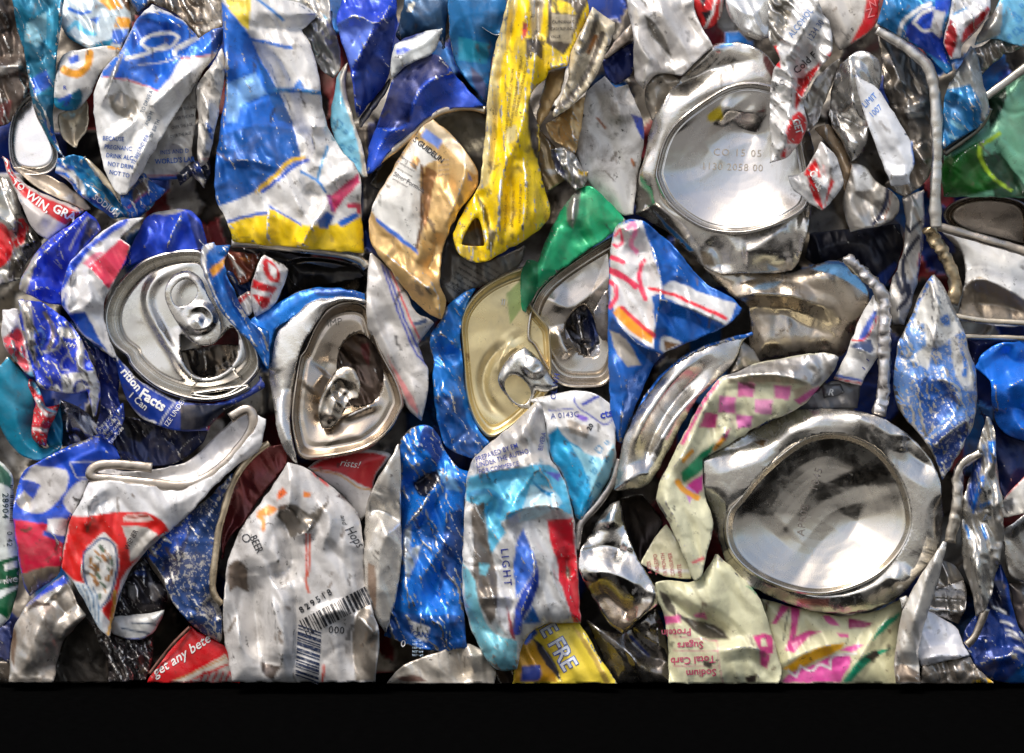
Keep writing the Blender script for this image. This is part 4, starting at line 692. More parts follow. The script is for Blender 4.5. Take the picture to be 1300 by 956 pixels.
p = B(t, 'body', 'd2 640,505 740,535 900,520 1072,535 e2 130,530 250,500 330,470 430,480 522,620 532,680 500,760 440,870 400,950 e3 370,130 300,120 100,125 0,140 d3 900,160 870,110 d2 880,720 800,660 700,580', 1, C(186, 176, 162, .95), bul=20, cr=(3, 60), rough=.24, dirt=.45, tilt=(0, -.12),
  R=[('d2 780,665 900,635 1050,650 e2 150,650 320,715', 14, 11), ('d2 900,740 1050,740 e2 200,800 350,850', -10, 24)], P=[(C(110, 170, 215, .3), 'e2 230,515 330,480 440,510 520,610 520,650 400,570 300,530'), (C(50, 100, 160, .3), 'e2 310,480 420,490 500,590', 4), (C(130, 160, 190, .7), 'd2 870,625 920,590 1040,575 980,620')])
t = T('blue, white and pink can with big letters, centre right', 'd2 400,600')
p = B(t, 'body', 'd2 200,300 240,270 330,262 422,340 522,430 602,542 702,622 792,660 838,715 806,770 700,830 560,890 482,940 d3 430,110 350,250 275,450 232,565 200,545 170,350 163,0 d2 166,700 170,430', 5, C(26, 98, 186, .3), bul=18, cr=(3.5, 36), rough=.3, dirt=.25, edge=C(200, 200, 200, .8),
  R=[('d2 340,270 420,420 560,530 780,680', -12, 16), ('d2 330,265 400,440 440,600 400,800 390,920', 12, 10), ('d2 250,400 300,440 400,420', -9, 10), ('d2 200,310 290,330 340,300', 10, 9), ('d2 390,660 560,700 760,800', 12, 10), ('d3 170,100 240,260 230,540', 9, 14), ('d2 180,740 300,890 d3 430,120', 9, 10), ('d2 440,480 520,520 500,580', 8, 12)],
  P=[(C(222, 220, 218, .2), 'd2 170,430 200,300 330,268 385,430 425,560 440,640 385,650 400,800 395,915 330,900 180,750'), (C(232, 70, 104), 'd2 200,350 225,320 240,380 215,410 195,395', 4), (C(240, 130, 170), 'd2 255,320 290,290 310,320 270,400 310,430', 6), (C(232, 64, 96), 'd2 172,455 240,480', 7), (C(232, 64, 96), 'd2 172,525 250,555 300,605', 8), (C(232, 64, 96), 'd2 172,580 205,600 210,660 175,705', 6), (C(232, 64, 96), 'd2 345,475 310,545 350,670', 6), (C(232, 150, 30), 'd2 188,735 220,700 330,790 400,840 385,890 300,850'), (C(225, 60, 70), 'd2 235,710 320,790 395,850', 5), (C(216, 216, 214, .2), 'd2 440,600 480,572 540,590 640,640 805,690 790,740 760,800 620,740 450,660'), (C(222, 40, 60), 'd2 372,615 480,640 640,710 755,765', 4.5), (C(216, 216, 214, .2), 'd2 430,860 460,850 540,890 450,940 425,920'), (C(110, 80, 50), 'd2 445,875 520,895 450,925'), (C(30, 70, 130, .3), 'd2 180,750 260,840 400,920 d3 440,120 400,180 290,60 170,0'), (C(180, 172, 160, .3), 'd3 172,0 240,20 300,110 330,170 260,180 200,100')])
t = T('open silver can shoulder curving beside the checkered can', 'd3 450,450')
p = B(t, 'body', 'd3 880,18 832,55 805,150 725,225 600,345 535,470 465,600 405,722 335,795 196,795 220,650 248,520 330,360 430,230 560,122 700,66', 5, C(210, 209, 207, .95), bul=16, w=20, cr=(1.2, 60), rough=.22, dirt=.3, tilt=(-.1, .1), R=[('d3 700,90 540,190 420,330 310,520 250,680', 9, 16), ('d3 720,230 560,360 460,480 380,640', 12, 12), ('d3 640,200 480,360 370,560 340,700', -14, 14), ('d3 215,790 330,700 400,730', 8, 10)], P=[(C(196, 190, 178, .8), 'd3 300,430 360,400 420,500 350,650 260,640')])
B(t, 'blue_edge', 'd3 235,560 330,345 430,210 560,105 700,50 880,5 890,22 700,72 560,130 440,240 345,370 255,540 225,660', 4.6, C(26, 104, 196, .3), bul=6, w=6, cr=(3, 20))
B(t, 'folded_corner', 'd3 832,50 890,90 925,160 850,185 775,215 810,130', 4, C(150, 146, 140, .9), bul=8, cr=(3, 24))
t = T('cream can with pink checkers and silver lip, right of centre', 'd3 850,350')
p = B(t, 'body', 'd3 718,232 790,215 900,160 1060,130 1200,112 e3 250,110 345,112 378,135 350,205 270,292 200,378 0,462 d3 1000,425 850,515 762,572 640,645 640,800 692,950 d4 695,150 655,290 640,400 602,425 580,402 540,290 470,130 400,20 d3 405,830 420,760 500,600 560,480 640,340', 6, C(214, 212, 178, .05), bul=12, w=18, cr=(3.5, 36), dirt=.3, wear=.13,
  R=[('d3 720,240 900,215 1060,222 1180,265', 14, 10), ('d3 740,240 640,400 560,590 440,760', 10, 9), ('d3 640,500 760,455 860,440', -9, 14), ('d3 700,480 760,460 740,540', 9, 8), ('d3 420,770 470,900 d4 500,100 590,380', 10, 10), ('d3 530,720 600,820 690,860', -8, 14)],
  P=[(C(206, 206, 206, .9), 'd3 718,235 900,160 1200,112 e3 345,112 378,135 350,205 290,270 230,280 d3 1180,260 1060,225 900,212 770,240'), (C(178, 172, 150, .6), 'd3 770,238 900,215 1060,226 1150,245 1180,275 1080,262 930,255 760,262')] +
    [(c_, 'd3 ' + s_) for c_, s_ in ((C(222, 120, 168), '815,258 902,262 890,330 810,328'), (C(224, 122, 172), '994,272 1082,276 1068,345 995,336'), (C(222, 124, 176), '722,325 805,330 798,412 716,408'), (C(228, 150, 190), '898,340 990,345 980,420 900,408'), (C(214, 70, 140), '650,408 712,412 700,485 620,480'), (C(216, 120, 180), '806,420 890,425 880,480 810,490'), (C(206, 90, 150), '1090,345 1180,290 1220,276 1230,300 1120,370'), (C(190, 70, 130), '720,540 780,480 760,540 720,560'), (C(26, 140, 92), '640,600 700,560 660,640 640,700 540,760 525,710 600,640'), (C(220, 70, 160), '640,715 640,790 610,815 560,770'), (C(190, 130, 200), '560,770 600,800 570,860 545,800'))] +
    [(ORG, 'd3 512,755 530,790 610,832', 7), (ORG, 'd3 740,540 700,590', 5), (ORG, 'd3 585,600 540,650', 5), (C(206, 70, 130), 'd3 715,255 650,340 600,430 540,560', 5), (C(208, 190, 160, .3), 'd3 1090,300 1170,262 1190,280 1100,345'), (C(220, 100, 110), 'd4 590,330 640,310', 4)])
t = T('large silver can bottom stamped with a date code, lower right', 'd3 1000,900')
p = B(t, 'body', 'd3 636,640 762,568 1000,435 e3 100,400 250,388 420,390 560,420 690,490 800,590 878,720 894,900 e4 892,160 868,285 760,402 690,492 560,562 420,590 260,578 100,532 d4 830,432 728,302 704,100 d3 680,900 640,780', 4, C(208, 207, 203, .95), bul=30, w=34, cr=(1.1, 80), rough=.2, dirt=.35, holes=[('d3 800,850 900,720 1020,610 e3 200,520 330,492 440,505 560,560 650,650 720,770 752,900 e4 752,170 700,280 600,390 480,455 330,500 200,498 60,460 d4 870,395 770,300 735,200 745,80', .965)],
  R=[('d3 680,620 900,560 1050,470', -9, 16), ('e3 420,400 560,470 690,560', 8, 16), ('e3 700,500 720,620 870,700', -9, 16), ('e4 620,400 700,440 760,380', 8, 14), ('e3 690,500 690,600', 8, 8)], P=[(C(80, 62, 40), 'd3 890,550 930,540 960,550 945,580 910,570'), (C(190, 130, 120, .5), 'e4 160,510 330,510 320,550 200,545')])
BOTB = [(1, -10), (.985, -2), (.968, 1), (.95, 0), (.93, -5), (.905, -10), (.87, -11.5), (0.80, -15.14), (0.70, -19.21), (0.60, -22.74), (0.50, -25.72), (0.40, -28.16), (0.30, -30.06), (0.20, -31.42), (0.10, -32.23), (0.00, -32.50)]
l = LID(t, 'can_bottom', 'd3 800,850 900,720 1020,610 e3 200,520 330,492 440,505 560,560 650,650 720,770 752,900 e4 752,170 700,280 600,390 480,455 330,500 200,498 60,460 d4 870,395 770,300 735,200 745,80', 5.7, BOTB, C(204, 201, 194, 1), tilt=(0, .03), cr=(2.5, 80), rough=.23, dirt=.4, R=[('e3 330,620 180,900 e4 60,200', 5, 45), ('e3 500,700 520,850 e4 420,200', -5, 35)])
TX(l, 'APR05', 'e4 200,200', 9.5, 82, C(110, 104, 100, .8), sp=1.1); TX(l, '1045', 'e3 262,805', 10, 74, C(110, 104, 100, .8), sp=1.1)

t = T('off white rust stained can with red lettered band at top edge, right', 'e1 420,100')
p = B(t, 'body', 'e1 255,-10 580,-10 570,110 520,170 430,225 375,255 330,130 290,80', 1, C(204, 198, 188, .2), bul=18, cr=(2.5, 50), dirt=.85, P=[(RED, 'e1 512,-10 585,-10 570,110 520,170 425,225 460,170 500,90')])
TX(p, 'Z', 'e1 515,90', 11, 15, C(226, 120, 120)); TX(p, 'N', 'e1 528,40', 9, 15, C(226, 120, 120))

# ================================================================ centre left
t = T('royal blue, white and red can crumpled around the pull tab can at left', 'a2 350,600')
B(t, 'left_fold', 'a2 430,228 480,262 505,320 430,402 352,520 302,640 312,702 240,692 130,642 92,622 108,560 170,440 230,380 330,310', 4, C(34, 64, 204, .3), cr=(5, 28), R=[('a2 470,265 380,420 300,560 250,690', -10, 14), ('a2 440,232 300,360 180,470 110,600', 10, 8), ('a2 130,640 220,600 310,640', 9, 8)], P=[(C(206, 200, 190, .7), 'a2 92,622 108,560 150,470 200,420 170,520 140,600 130,645'), (C(40, 46, 90, .3), 'a2 440,260 490,280 490,330 420,400 360,490 420,340'), (C(206, 206, 206, .6), 'a2 440,260 380,340 350,420', 2.5)], dirt=.3)
p = B(t, 'body', 'a2 640,260 722,262 602,362 652,402 622,502 560,600 510,700 530,830 582,940 a3 585,135 540,125 490,70 a2 420,862 340,742 308,690 300,620 348,480 440,390 530,310', 5, C(216, 214, 212, .2), bul=12, cr=(4, 36), dirt=.25,
  R=[('a2 360,470 390,560 330,640', -14, 10), ('a2 370,470 350,600 340,740 430,700', 12, 8), ('a2 440,500 540,615', 8, 8), ('a2 430,540 470,640 430,720', 9, 12)],
  P=[(C(40, 84, 214, .25), 'a2 645,255 560,305 440,395 350,475 262,600 300,640 350,560 400,480 460,410 560,340 640,290'), (C(214, 58, 84, .1), 'a2 440,506 600,368 645,402 632,490 545,618'), (C(226, 130, 150, .1), 'a2 410,490 480,430 520,430 440,505'), (C(40, 88, 210, .25), 'a2 645,430 700,330 720,300 730,380 700,450 640,500 610,520'), (C(26, 78, 170, .25), 'a2 330,640 320,700 345,745 425,728 480,840 545,940 a3 545,115 490,70 a2 400,830 300,690')])
B(t, 'blue_shoulder', 'a2 610,522 650,412 705,300 740,240 880,212 960,222 1015,290 1035,402 990,424 850,432 720,468', 3, C(38, 76, 208, .3), bul=16, cr=(4, 34), P=[(C(20, 40, 110, .3), 'a2 930,230 1010,290 1035,400 990,420 960,330'), (C(206, 205, 202, .5), 'a2 740,240 800,205 920,220 860,250'), (C(90, 124, 226, .3), 'a2 850,410 870,300 920,240 890,330')], R=[('a2 920,225 860,330 830,430', 12, 9)], dirt=.15)
p = B(t, 'lower_fold', 'g 150,0 290,10 370,30 470,110 560,180 650,290 700,380 720,440 790,590 825,680 830,800 800,950 770,990 720,760 600,785 500,775 350,745 300,690 270,560 215,380 160,160', 6, C(34, 68, 206, .3), cr=(6, 20), dirt=.4, wear=.2, R=[('g 200,20 215,200 270,450', 12, 9), ('g 340,80 420,200 420,330 330,420', -12, 9), ('g 430,100 500,260 380,440', 9, 9), ('g 650,300 640,560 740,600 760,960', 12, 9), ('g 300,460 420,490 620,600', -8, 14)],
  P=[(C(212, 206, 196, .6), 'g 155,0 250,20 270,130 290,420 300,560 250,450 200,260'), (WH, 'g 505,625 640,595 800,590 810,680 740,720 620,785 515,770'), (WH, 'g 735,690 825,690 800,950 765,985'), (WH, 'g 420,720 470,695 510,770 400,750'), (WH, 'g 365,430 480,420 510,350 495,240', 4), (WH, 'g 560,460 510,500 510,580 570,590', 2.4), (C(214, 210, 200, .5), 'g 500,230 590,240 640,330 560,320 500,300'), (C(214, 210, 200, .5), 'g 635,330 690,360 690,600 640,580'), (C(110, 150, 230, .2), 'g 290,280 340,250 370,310 340,390 290,390', 3), (C(150, 140, 126, .6), 'g 370,120 430,200 440,320 400,400', 6), (C(34, 60, 150, .2), 'g 620,760 620,690 680,670 720,710', 4)])
for k in range(3): TX(p, 'M', 'g %d,%d' % (520 + 30 * k, 370 + 8 * k), 5, -30, WH)
B(t, 'dark_fold', 'g 560,150 700,290 830,430 960,480 1000,620 960,800 a3 620,410 560,570 500,520 480,470 500,400 g 820,690 790,590 700,400', 3, C(22, 40, 112, .3), cr=(6, 24), P=[(C(20, 92, 150, .3), 'g 560,130 680,130 780,270 870,420 760,400 650,280')], R=[('a3 500,520 600,380', 10, 9)])
p = B(t, 'text_strip', 'a3 480,490 560,420 610,350 630,430 590,520 555,575 510,540', 5, C(30, 60, 150, .3), bul=6, w=8, cr=(5, 12))
for k in range(4): TX(p, 'SYRUP CARB', 'a3 %d,%d' % (500 + 18 * k, 500 + 22 * k), 4, 50, WH, sx=.8)
t = T('pink red and white can scrap at left edge above teal can', 'g 80,250')
B(t, 'body', 'g 20,80 150,80 190,200 230,400 270,560 300,640 240,640 180,570 80,450 30,380 10,300', 4, C(222, 220, 220, .15), cr=(6, 20), R=[('g 80,280 140,330 200,330', -9, 8), ('g 60,380 150,420', 9, 7)], P=[(C(228, 84, 96, .1), 'g 20,320 80,280 140,235 180,260 200,400 250,560 220,610 150,540 50,420'), (C(110, 180, 210, .1), 'g 215,610 270,590 290,650 240,660')])
B(t, 'tail', 'a3 150,230 200,290 230,380 300,370 270,440 240,490 230,580 190,570 150,520 170,400 180,350 140,280', 4, C(200, 46, 54, .15), cr=(6, 16), P=[(WH, 'a3 180,340 230,430 280,410', 4), (CYAN, 'a3 200,350 240,400 270,400', 3), (WH, 'a3 170,490 230,500', 4), (CYAN, 'a3 165,260 200,310', 6)], R=[('a3 190,330 220,480', 10, 8)])
t = T('teal can with water drops at left edge', 'a3 120,400')
B(t, 'body', 'g -40,560 0,540 75,480 150,560 230,650 280,790 a3 180,400 160,520 220,590 310,560 300,600 220,650 120,640 40,560 -30,420', 2, C(28, 136, 168, .25), bul=26, w=40, cr=(2, 40), R=[('a3 240,450 300,400 310,560', 10, 14)], dirt=.25)
B(t, 'body', 'a3 230,420 300,370 320,560 260,610 225,560', 2, C(28, 140, 176, .25), bul=8)
TUBE(t, 'rim', 'g 75,480 40,540 5,640 -10,720', 3, 3.5, C(206, 202, 192, .7))
t = T('silver lid in shadow behind teal can and blue fold', 'a3 380,440')
B(t, 'body', 'a3 290,370 300,340 440,400 490,470 510,530 400,560 310,580 300,480', 0, C(150, 150, 160, .95), rough=.2, cr=(3, 30), R=[('a3 330,390 340,520', 10, 10)])
t = T('blue can with intact silver pull tab end and Nutrition Facts print, left', 'a2 850,750')
p = B(t, 'body', 'a3 565,100 650,205 760,295 900,350 1050,370 1190,335 1298,250 b3 355,215 380,280 300,330 b3 170,400 110,470 a3 1040,498 900,505 790,475 700,435 640,365 600,260', 4, C(24, 58, 150, .25), bul=16, cr=(2.5, 40), dirt=.3, tilt=(0, -.05),
  P=[(RED, 'a3 1035,490 1100,415 1230,345 1190,400 1090,490'), (WH, 'a3 625,340 660,390 720,435 785,455 760,470 690,440 640,390'), (WH, 'a3 590,130 650,205 740,285 872,352 840,400 800,465', 1.5), (C(20, 26, 44, .4), 'a3 900,370 1200,360 1100,420 1040,490 900,500')])
TX(p, 'rition', 'a3 600,205', 10.5, -50, WH, bold=.03); TX(p, 'Facts', 'a3 690,325', 12.5, -33, WH, bold=.035); TX(p, '1 Can', 'a3 636,325', 8.5, -40, WH, bold=.02); TX(p, 'IZE UNDER', 'a3 838,480', 6.5, 56, WH, sx=.9)
hole = 'a3 902,15 960,55 1040,75 1100,40 1150,-25 1188,0 1196,60 1175,150 1110,215 1020,242 945,205 905,120'
l = LID(t, 'can_end', 'a2 1010,418 930,416 850,424 720,460 620,540 545,640 512,740 520,830 560,905 640,956 a3 640,170 760,285 900,342 1050,362 1180,332 1260,282 b3 0,330 150,355 260,300 340,225 b3 362,170 b2 330,880 270,780 180,640 100,490', 4.6, TOP, C(212, 211, 208, 1), tilt=(.04, .06), holes=[hole], centre='a2 960,760', dirt=.3, rough=.26, skirt=16,
  R=[('a2 930,502 800,545 740,620 735,710 800,830 870,940 a3 900,180 960,250', 5, 6), ('a3 890,20 900,130 940,215 1020,255 1120,228 1190,155 1212,60', 6, 7)], P=[(C(170, 165, 155, .9), 'a2 680,780 720,790', 2)])
B(t, 'can_inside', 'a2 860,930 1200,880 1298,940 a3 1250,120 1100,260 960,260 880,150', 1.6, C(120, 112, 104, .9), bul=-8, cr=(4, 30), R=[('a3 1020,80 1030,220', 10, 9)], rough=.25)
tb = B(l.obj, 'pull_tab', 'a2 900,528 950,522 1010,565 1032,640 1090,735 1112,820 1085,888 1015,905 950,882 880,782 832,695 818,630 848,560', 5.3, C(208, 207, 205, 1), bul=9, w=9, cr=(.6, 40), h=1.4, skirt=7, rough=.2, jag=0, tilt=(.02, .03), holes=['a2 850,630 895,575 945,566 985,605 985,655 920,708 868,700'], R=[('a2 935,760 960,710 1020,700 1065,750 1050,800 980,830 940,800 935,760', 5, 5), ('a2 985,785', 6, 5), ('a2 1000,860 940,800', -3, 7)])
t = T('blue can side squeezed between pull tab can and open mouthed can', 'b2 300,850')
p = B(t, 'body', 'b2 55,420 75,388 125,385 130,400 210,398 190,450 170,500 230,640 300,770 330,800 410,880 b3 400,0 400,200 370,170 330,80 250,0 b2 250,900 170,760 90,590 60,500', 6, C(28, 100, 178, .3), bul=8, w=10, cr=(5, 22), R=[('b2 60,430 100,590 200,780 330,900', 10, 7), ('b2 190,440 180,520 250,660', 9, 8)], P=[(C(206, 206, 204, .7), 'b2 55,430 80,395 130,388 120,410 90,430 80,500 120,620 150,680 110,610 60,510'), (C(226, 160, 60, .1), 'b2 100,520 190,450 180,500 120,560'), (C(26, 58, 120, .3), 'b2 170,530 230,640 290,760 240,740 180,620')])
t = T('small red and white crumpled can above the blue shoulder', 'b2 380,600')
p = B(t, 'body', 'b2 350,472 380,445 450,480 500,520 475,600 440,680 400,720 330,760 318,700 300,640 312,580', 5, C(220, 218, 216, .2), cr=(4, 26), R=[('b2 350,470 330,600 370,740', 10, 10)], P=[(RED, 'b2 365,480 380,460 420,480 460,540 450,590 400,580 370,530'), (WH, 'b2 395,480 440,520 430,570 400,540'), (RED, 'b2 318,570 440,610 420,640 310,610'), (RED, 'b2 310,640 400,660 420,630 400,700 370,720')])
B(t, 'lower_scrap', 'b2 205,680 300,625 325,690 310,740 280,770 230,740', 4, C(206, 204, 200, .4), cr=(5, 20), P=[(RED, 'b2 225,700 300,640', 5)])
B(t, 'dark_scrap', 'b2 190,430 360,440 320,560 260,600 210,520', 2, C(120, 60, 40, .4), cr=(6, 20), P=[(C(190, 120, 60, .5), 'b2 250,460 310,450 300,490'), (C(200, 196, 190, .6), 'b2 205,450 280,540 250,560')])
B(t, 'blue_scrap', 'b2 180,520 240,640 310,720 330,640 300,560 240,540', 1, C(24, 60, 120, .3), cr=(6, 20))
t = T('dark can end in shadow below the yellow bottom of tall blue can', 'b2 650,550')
LID(t, 'can_end', 'b2 470,480 560,450 760,470 890,520 900,640 780,680 600,640 500,590', 0, TOP, C(110, 106, 100, 1), tilt=(0, -.45), dirt=.6)  # dim base colour holds the shade beneath the yellow bottom
B(t, 'painted_shadow_wall', 'b2 230,400 880,500 880,560 700,600 500,640 470,500 300,440', -1, C(60, 58, 56, .8), cr=(3, 40))  # dark sheet painting the shade behind the end
t = T('open mouthed silver can end on a bright blue can, left of centre', 'b2 700,850')
B(t, 'body', 'b2 300,780 330,750 440,690 520,640 600,610 760,610 880,640 880,690 760,660 640,665 520,760 430,930 b3 410,0 400,200 370,150 300,20 b2 320,900', 4, C(30, 128, 224, .25), bul=18, cr=(3, 36), dirt=.3, rough=.28, R=[('b2 310,790 360,900 b3 380,100', 8, 8)], P=[(C(206, 204, 200, .8), 'b2 298,800 330,790 385,890 370,905 310,840'), (C(24, 76, 150, .3), 'b2 600,615 760,610 880,640 870,670 760,650 640,655')])
B(t, 'neck', 'b2 640,662 760,650 872,664 890,690 780,672 690,705 620,805 570,935 b3 545,110 518,300 500,440 520,570 545,665 500,640 440,520 415,300 398,250 400,190 440,0 b2 425,930 480,800 560,710', 5, C(224, 223, 220, .8), bul=14, w=16, cr=(.8, 60), rough=.24, dirt=.15, tilt=(.12, .08), R=[('b3 420,300 450,450 520,620', 8, 14), ('b3 400,200 440,330', -6, 14)])
mouth = 'b3 735,175 755,70 825,12 885,18 940,90 974,200 968,280 930,348 870,374 805,372 770,300 745,240'
TOPM = [(1, -6), (.98, -1), (.955, 0), (.93, -2), (.90, -7), (.86, -12), (.82, -13), (.76, -12), (.4, -16), (0, -20)]
l = LID(t, 'can_end', 'b2 880,672 780,664 690,702 622,802 572,932 b3 548,110 520,300 503,440 522,560 550,650 680,642 800,622 900,592 1010,505 1062,400 1078,365 1045,250 975,130 925,10 b2 925,870 905,740', 5.2, TOPM, C(186, 176, 164, 1), tilt=(-.08, .08), holes=[mouth], dirt=.45, rough=.27, skirt=16, R=[('b3 720,60 680,200 700,330 640,480', -7, 26), ('b3 755,440 860,395 935,365', 8, 6), ('b3 600,300 680,200', 6, 20), ('b3 640,600 800,500 900,560', 6, 22)])
TX(l, 'IMP', 'b2 690,805', 9, 8, C(120, 114, 106, .8))
B(l.obj, 'pull_tab', 'b3 722,205 770,172 832,190 862,270 845,340 800,345 760,440 705,495 662,490 640,420 650,335', 5.2, C(190, 182, 170, 1), bul=8, w=12, cr=(2, 26), h=1.8, skirt=10, jag=.4, R=[('b3 740,330 760,280 800,300 760,350', -6, 7), ('b3 650,450 660,340 730,230', 5, 6), ('b3 700,440 740,330', 6, 7)], rough=.24)
B(t, 'can_inside', 'b3 700,0 b2 720,850 900,850 b3 1000,100 990,320 900,420 740,420 690,250', 1.4, C(96, 82, 74, .8), bul=-8, cr=(4, 28), P=[(C(120, 50, 50, .3), 'b3 860,60 900,60 900,180 860,120')])
t = T('white can wall with blue and red pinstripes, centre', 'b2 1000,700')
p = B(t, 'body', 'b2 905,430 960,480 1040,560 1090,640 1130,740 1200,765 1225,790 1190,830 1150,900 b3 1140,70 1200,190 1190,320 1160,450 1120,420 1050,330 1020,240 970,120 900,0 b2 890,800 885,600', 4, C(214, 210, 204, .3), bul=20, w=30, cr=(3, 46), dirt=.45, R=[('b2 960,700 1000,900 b3 1120,380', -8, 22), ('b2 900,650 960,850 b3 1040,200', 7, 10)], P=[(C(36, 64, 180, .1), 'b2 965,495 1010,640 1070,800 1130,940 b3 1200,180', 2.4), (C(36, 64, 180, .1), 'b2 985,510 1030,640 1090,800 1145,920 b3 1205,160', 2.6), (C(226, 70, 80, .1), 'b2 1008,525 1060,660 1110,780 1160,890', 2.4), (C(226, 150, 150, .2), 'b3 990,120 1060,240 1140,370 1150,430 1080,340'), (C(44, 70, 110, .2), 'b2 1130,790 1180,780', 6)])
t = T('grey newsprint patterned can in shadow under curled yellow can', 'c2 420,550')
p = B(t, 'body', 'c2 320,480 345,380 400,440 470,490 560,480 640,440 740,400 720,500 600,560 490,610 380,680 350,690 305,590', 1, C(130, 126, 118, .4), cr=(3, 36), dirt=.5)
for k in range(8): TX(p, 'ingredients water contains', 'c2 %d,%d' % (335 + 16 * k, 600 - 22 * k), 3.2, -32, C(60, 58, 55))
TX(p, 'Nutri', 'c2 360,600', 5, -40, BLK)
t = T('gold can end with ring pull on a blue can, centre', 'c3 550,200')
p = B(t, 'body', 'c2 490,605 420,640 350,690 330,740 290,800 252,870 c3 255,90 280,130 270,250 290,420 320,560 380,610 470,640 560,560 500,500 440,330 415,100 c2 410,800 440,700', 3, C(30, 120, 205, .3), bul=16, cr=(5, 26), R=[('c2 300,820 360,880 c3 400,60', 10, 10), ('c3 270,90 340,130 410,100', -10, 10), ('c3 290,300 370,330 330,450', 8, 12), ('c2 340,760 300,860', 10, 7)], P=[(C(22, 80, 150, .3), 'c3 290,330 420,330 450,480 540,560 470,640 380,610 320,560'), (C(210, 210, 206, .6), 'c2 340,690 345,730 290,800 300,760', 0)])
GT = [(1, -9), (.985, -2), (.965, 0), (.945, -2), (.93, -8), (.90, -13), (.87, -14), (.84, -12), (.4, -12), (0, -12)]
l = LID(t, 'can_end', 'c2 725,505 650,530 560,575 480,640 425,720 410,800 c3 412,0 425,150 440,330 470,430 510,500 560,548 650,500 760,400 850,330 870,200 860,0 c2 850,800 760,700 730,600', 4, GT, C(226, 212, 168, .85), tilt=(.05, 0), dirt=.6, rough=.3, R=[('c3 700,30 590,100 530,180 520,280 560,380 650,440', -5, 6), ('c2 680,860 c3 640,80 600,160 600,260', 4, 8)], P=[(C(170, 186, 120, .5), 'c2 640,640 725,560 730,700 660,790'), (C(130, 96, 40, .3), 'c3 442,115 460,125 455,150')])
TX(l, 'II', 'c2 612,695', 8, -10, C(225, 225, 215))
tb = B(l.obj, 'pull_tab', 'c3 670,110 730,80 800,130 850,210 900,280 840,310 790,300 760,390 690,385 640,330 600,270 598,220 630,160', 5.0, C(206, 206, 202, 1), bul=9, w=10, cr=(.8, 30), h=1.5, skirt=7, jag=.3, rough=.24, holes=['c3 628,260 655,222 700,222 750,270 770,320 735,372 690,365 640,310'], R=[('c3 735,130 730,180 780,220 830,190 800,130 735,130', 5, 5), ('c3 775,170', 6, 5)])
t = T('green can with open silver mouth, centre', 'c2 950,350')
p = B(t, 'body', 'c2 985,120 1045,100 1100,125 1240,270 1175,340 1060,415 960,490 860,560 800,620 760,680 740,740 715,720 705,540 740,470 800,480 830,380 900,250', 4, C(36, 168, 112, .2), bul=16, cr=(2.5, 46), rough=.34, dirt=.3, R=[('c2 985,130 975,220 970,310', 14, 10), ('c2 1010,130 985,330 1050,390', -8, 10), ('c2 930,250 850,400 800,600', 9, 14)], P=[(C(160, 165, 160, .8), 'c2 985,120 1010,130 1000,240 972,312 950,290 940,200'), (C(20, 110, 70, .25), 'c2 705,540 740,470 800,480 800,620 740,740 715,720'), (C(28, 150, 96, .2), 'c2 1040,230 1120,200 1200,270 1040,380 1000,330')])
mouth2 = 'c2 940,870 930,800 960,740 1020,690 1060,720 1100,830 1110,940 c3 1080,130 1010,120 950,30'
l = LID(t, 'can_end', 'c2 1185,345 1100,395 1000,460 900,530 820,600 770,680 745,780 740,880 c3 770,60 830,180 900,280 1030,290 1160,280 c2 1200,940 1210,700 1200,500', 3.6, [(1, -8), (.985, -1), (.96, 0), (.935, -4), (.91, -14), (.86, -24), (.82, -24), (.78, -19), (.4, -22), (0, -26)], C(196, 190, 182, 1), tilt=(-.05, .05), holes=[mouth2], dirt=.45, rough=.24, skirt=14, R=[('c2 820,640 960,740 1150,560', 8, 18), ('c2 890,800 920,900 c3 960,130', 8, 10)])
B(t, 'torn_flap', 'c2 1155,600 1100,670 1075,740 1085,830 1120,870 1160,890 1200,800 1190,640', 4.6, C(120, 116, 116, .9), bul=8, cr=(2, 30), tilt=(-.3, 0), rough=.2)
B(t, 'can_inside', 'c2 900,720 1150,650 1200,900 c3 1150,200 1000,180 900,40', 1.2, C(170, 172, 182, 1), bul=-10, cr=(4, 30), rough=.18, R=[('c2 990,740 1020,850 c3 1020,60', 16, 10), ('c2 1050,760 1090,900', -12, 10)], P=[(C(60, 80, 140, .6), 'c2 1040,700 1120,800 1120,950 c3 1060,120 c2 1060,880')])

# ================================================================ bottom left
t = T('green and white can with barcode number at left edge', 'a4 50,250')
p = B(t, 'body', 'a3 -30,620 60,700 70,800 66,956 a4 90,200 100,400 70,560 40,620 -30,680', 2, C(206, 212, 208, .15), bul=18, cr=(3, 34), dirt=.3, P=[(C(14, 84, 50, .15), 'a4 -30,330 110,290 112,440 -30,480'), (C(14, 84, 50, .15), 'a4 -30,525 110,450 70,570 40,620 -30,560'), (WH, 'a4 20,340 95,320 90,355 25,370'), (WH, 'a4 -10,430 90,410', 1.6), (C(40, 90, 70, .2), 'a3 -30,640 60,720 60,790 -30,740')])
TX(p, '28904', 'a3 12,810', 8, -90, C(20, 50, 50), bold=.01, sp=1.15); TX(p, '0 42', 'a4 35,175', 7, -90, C(20, 50, 50), sp=1.1); TX(p, 'NYC', 'a4 20,440', 6, 12, WH)
BARS(p, 'a3 70,770', 'a4 66,130', 'a3 52,770', 30, BLK, 5)
t = T('blue white and red can with white circles, lower left', 'a3 250,800')
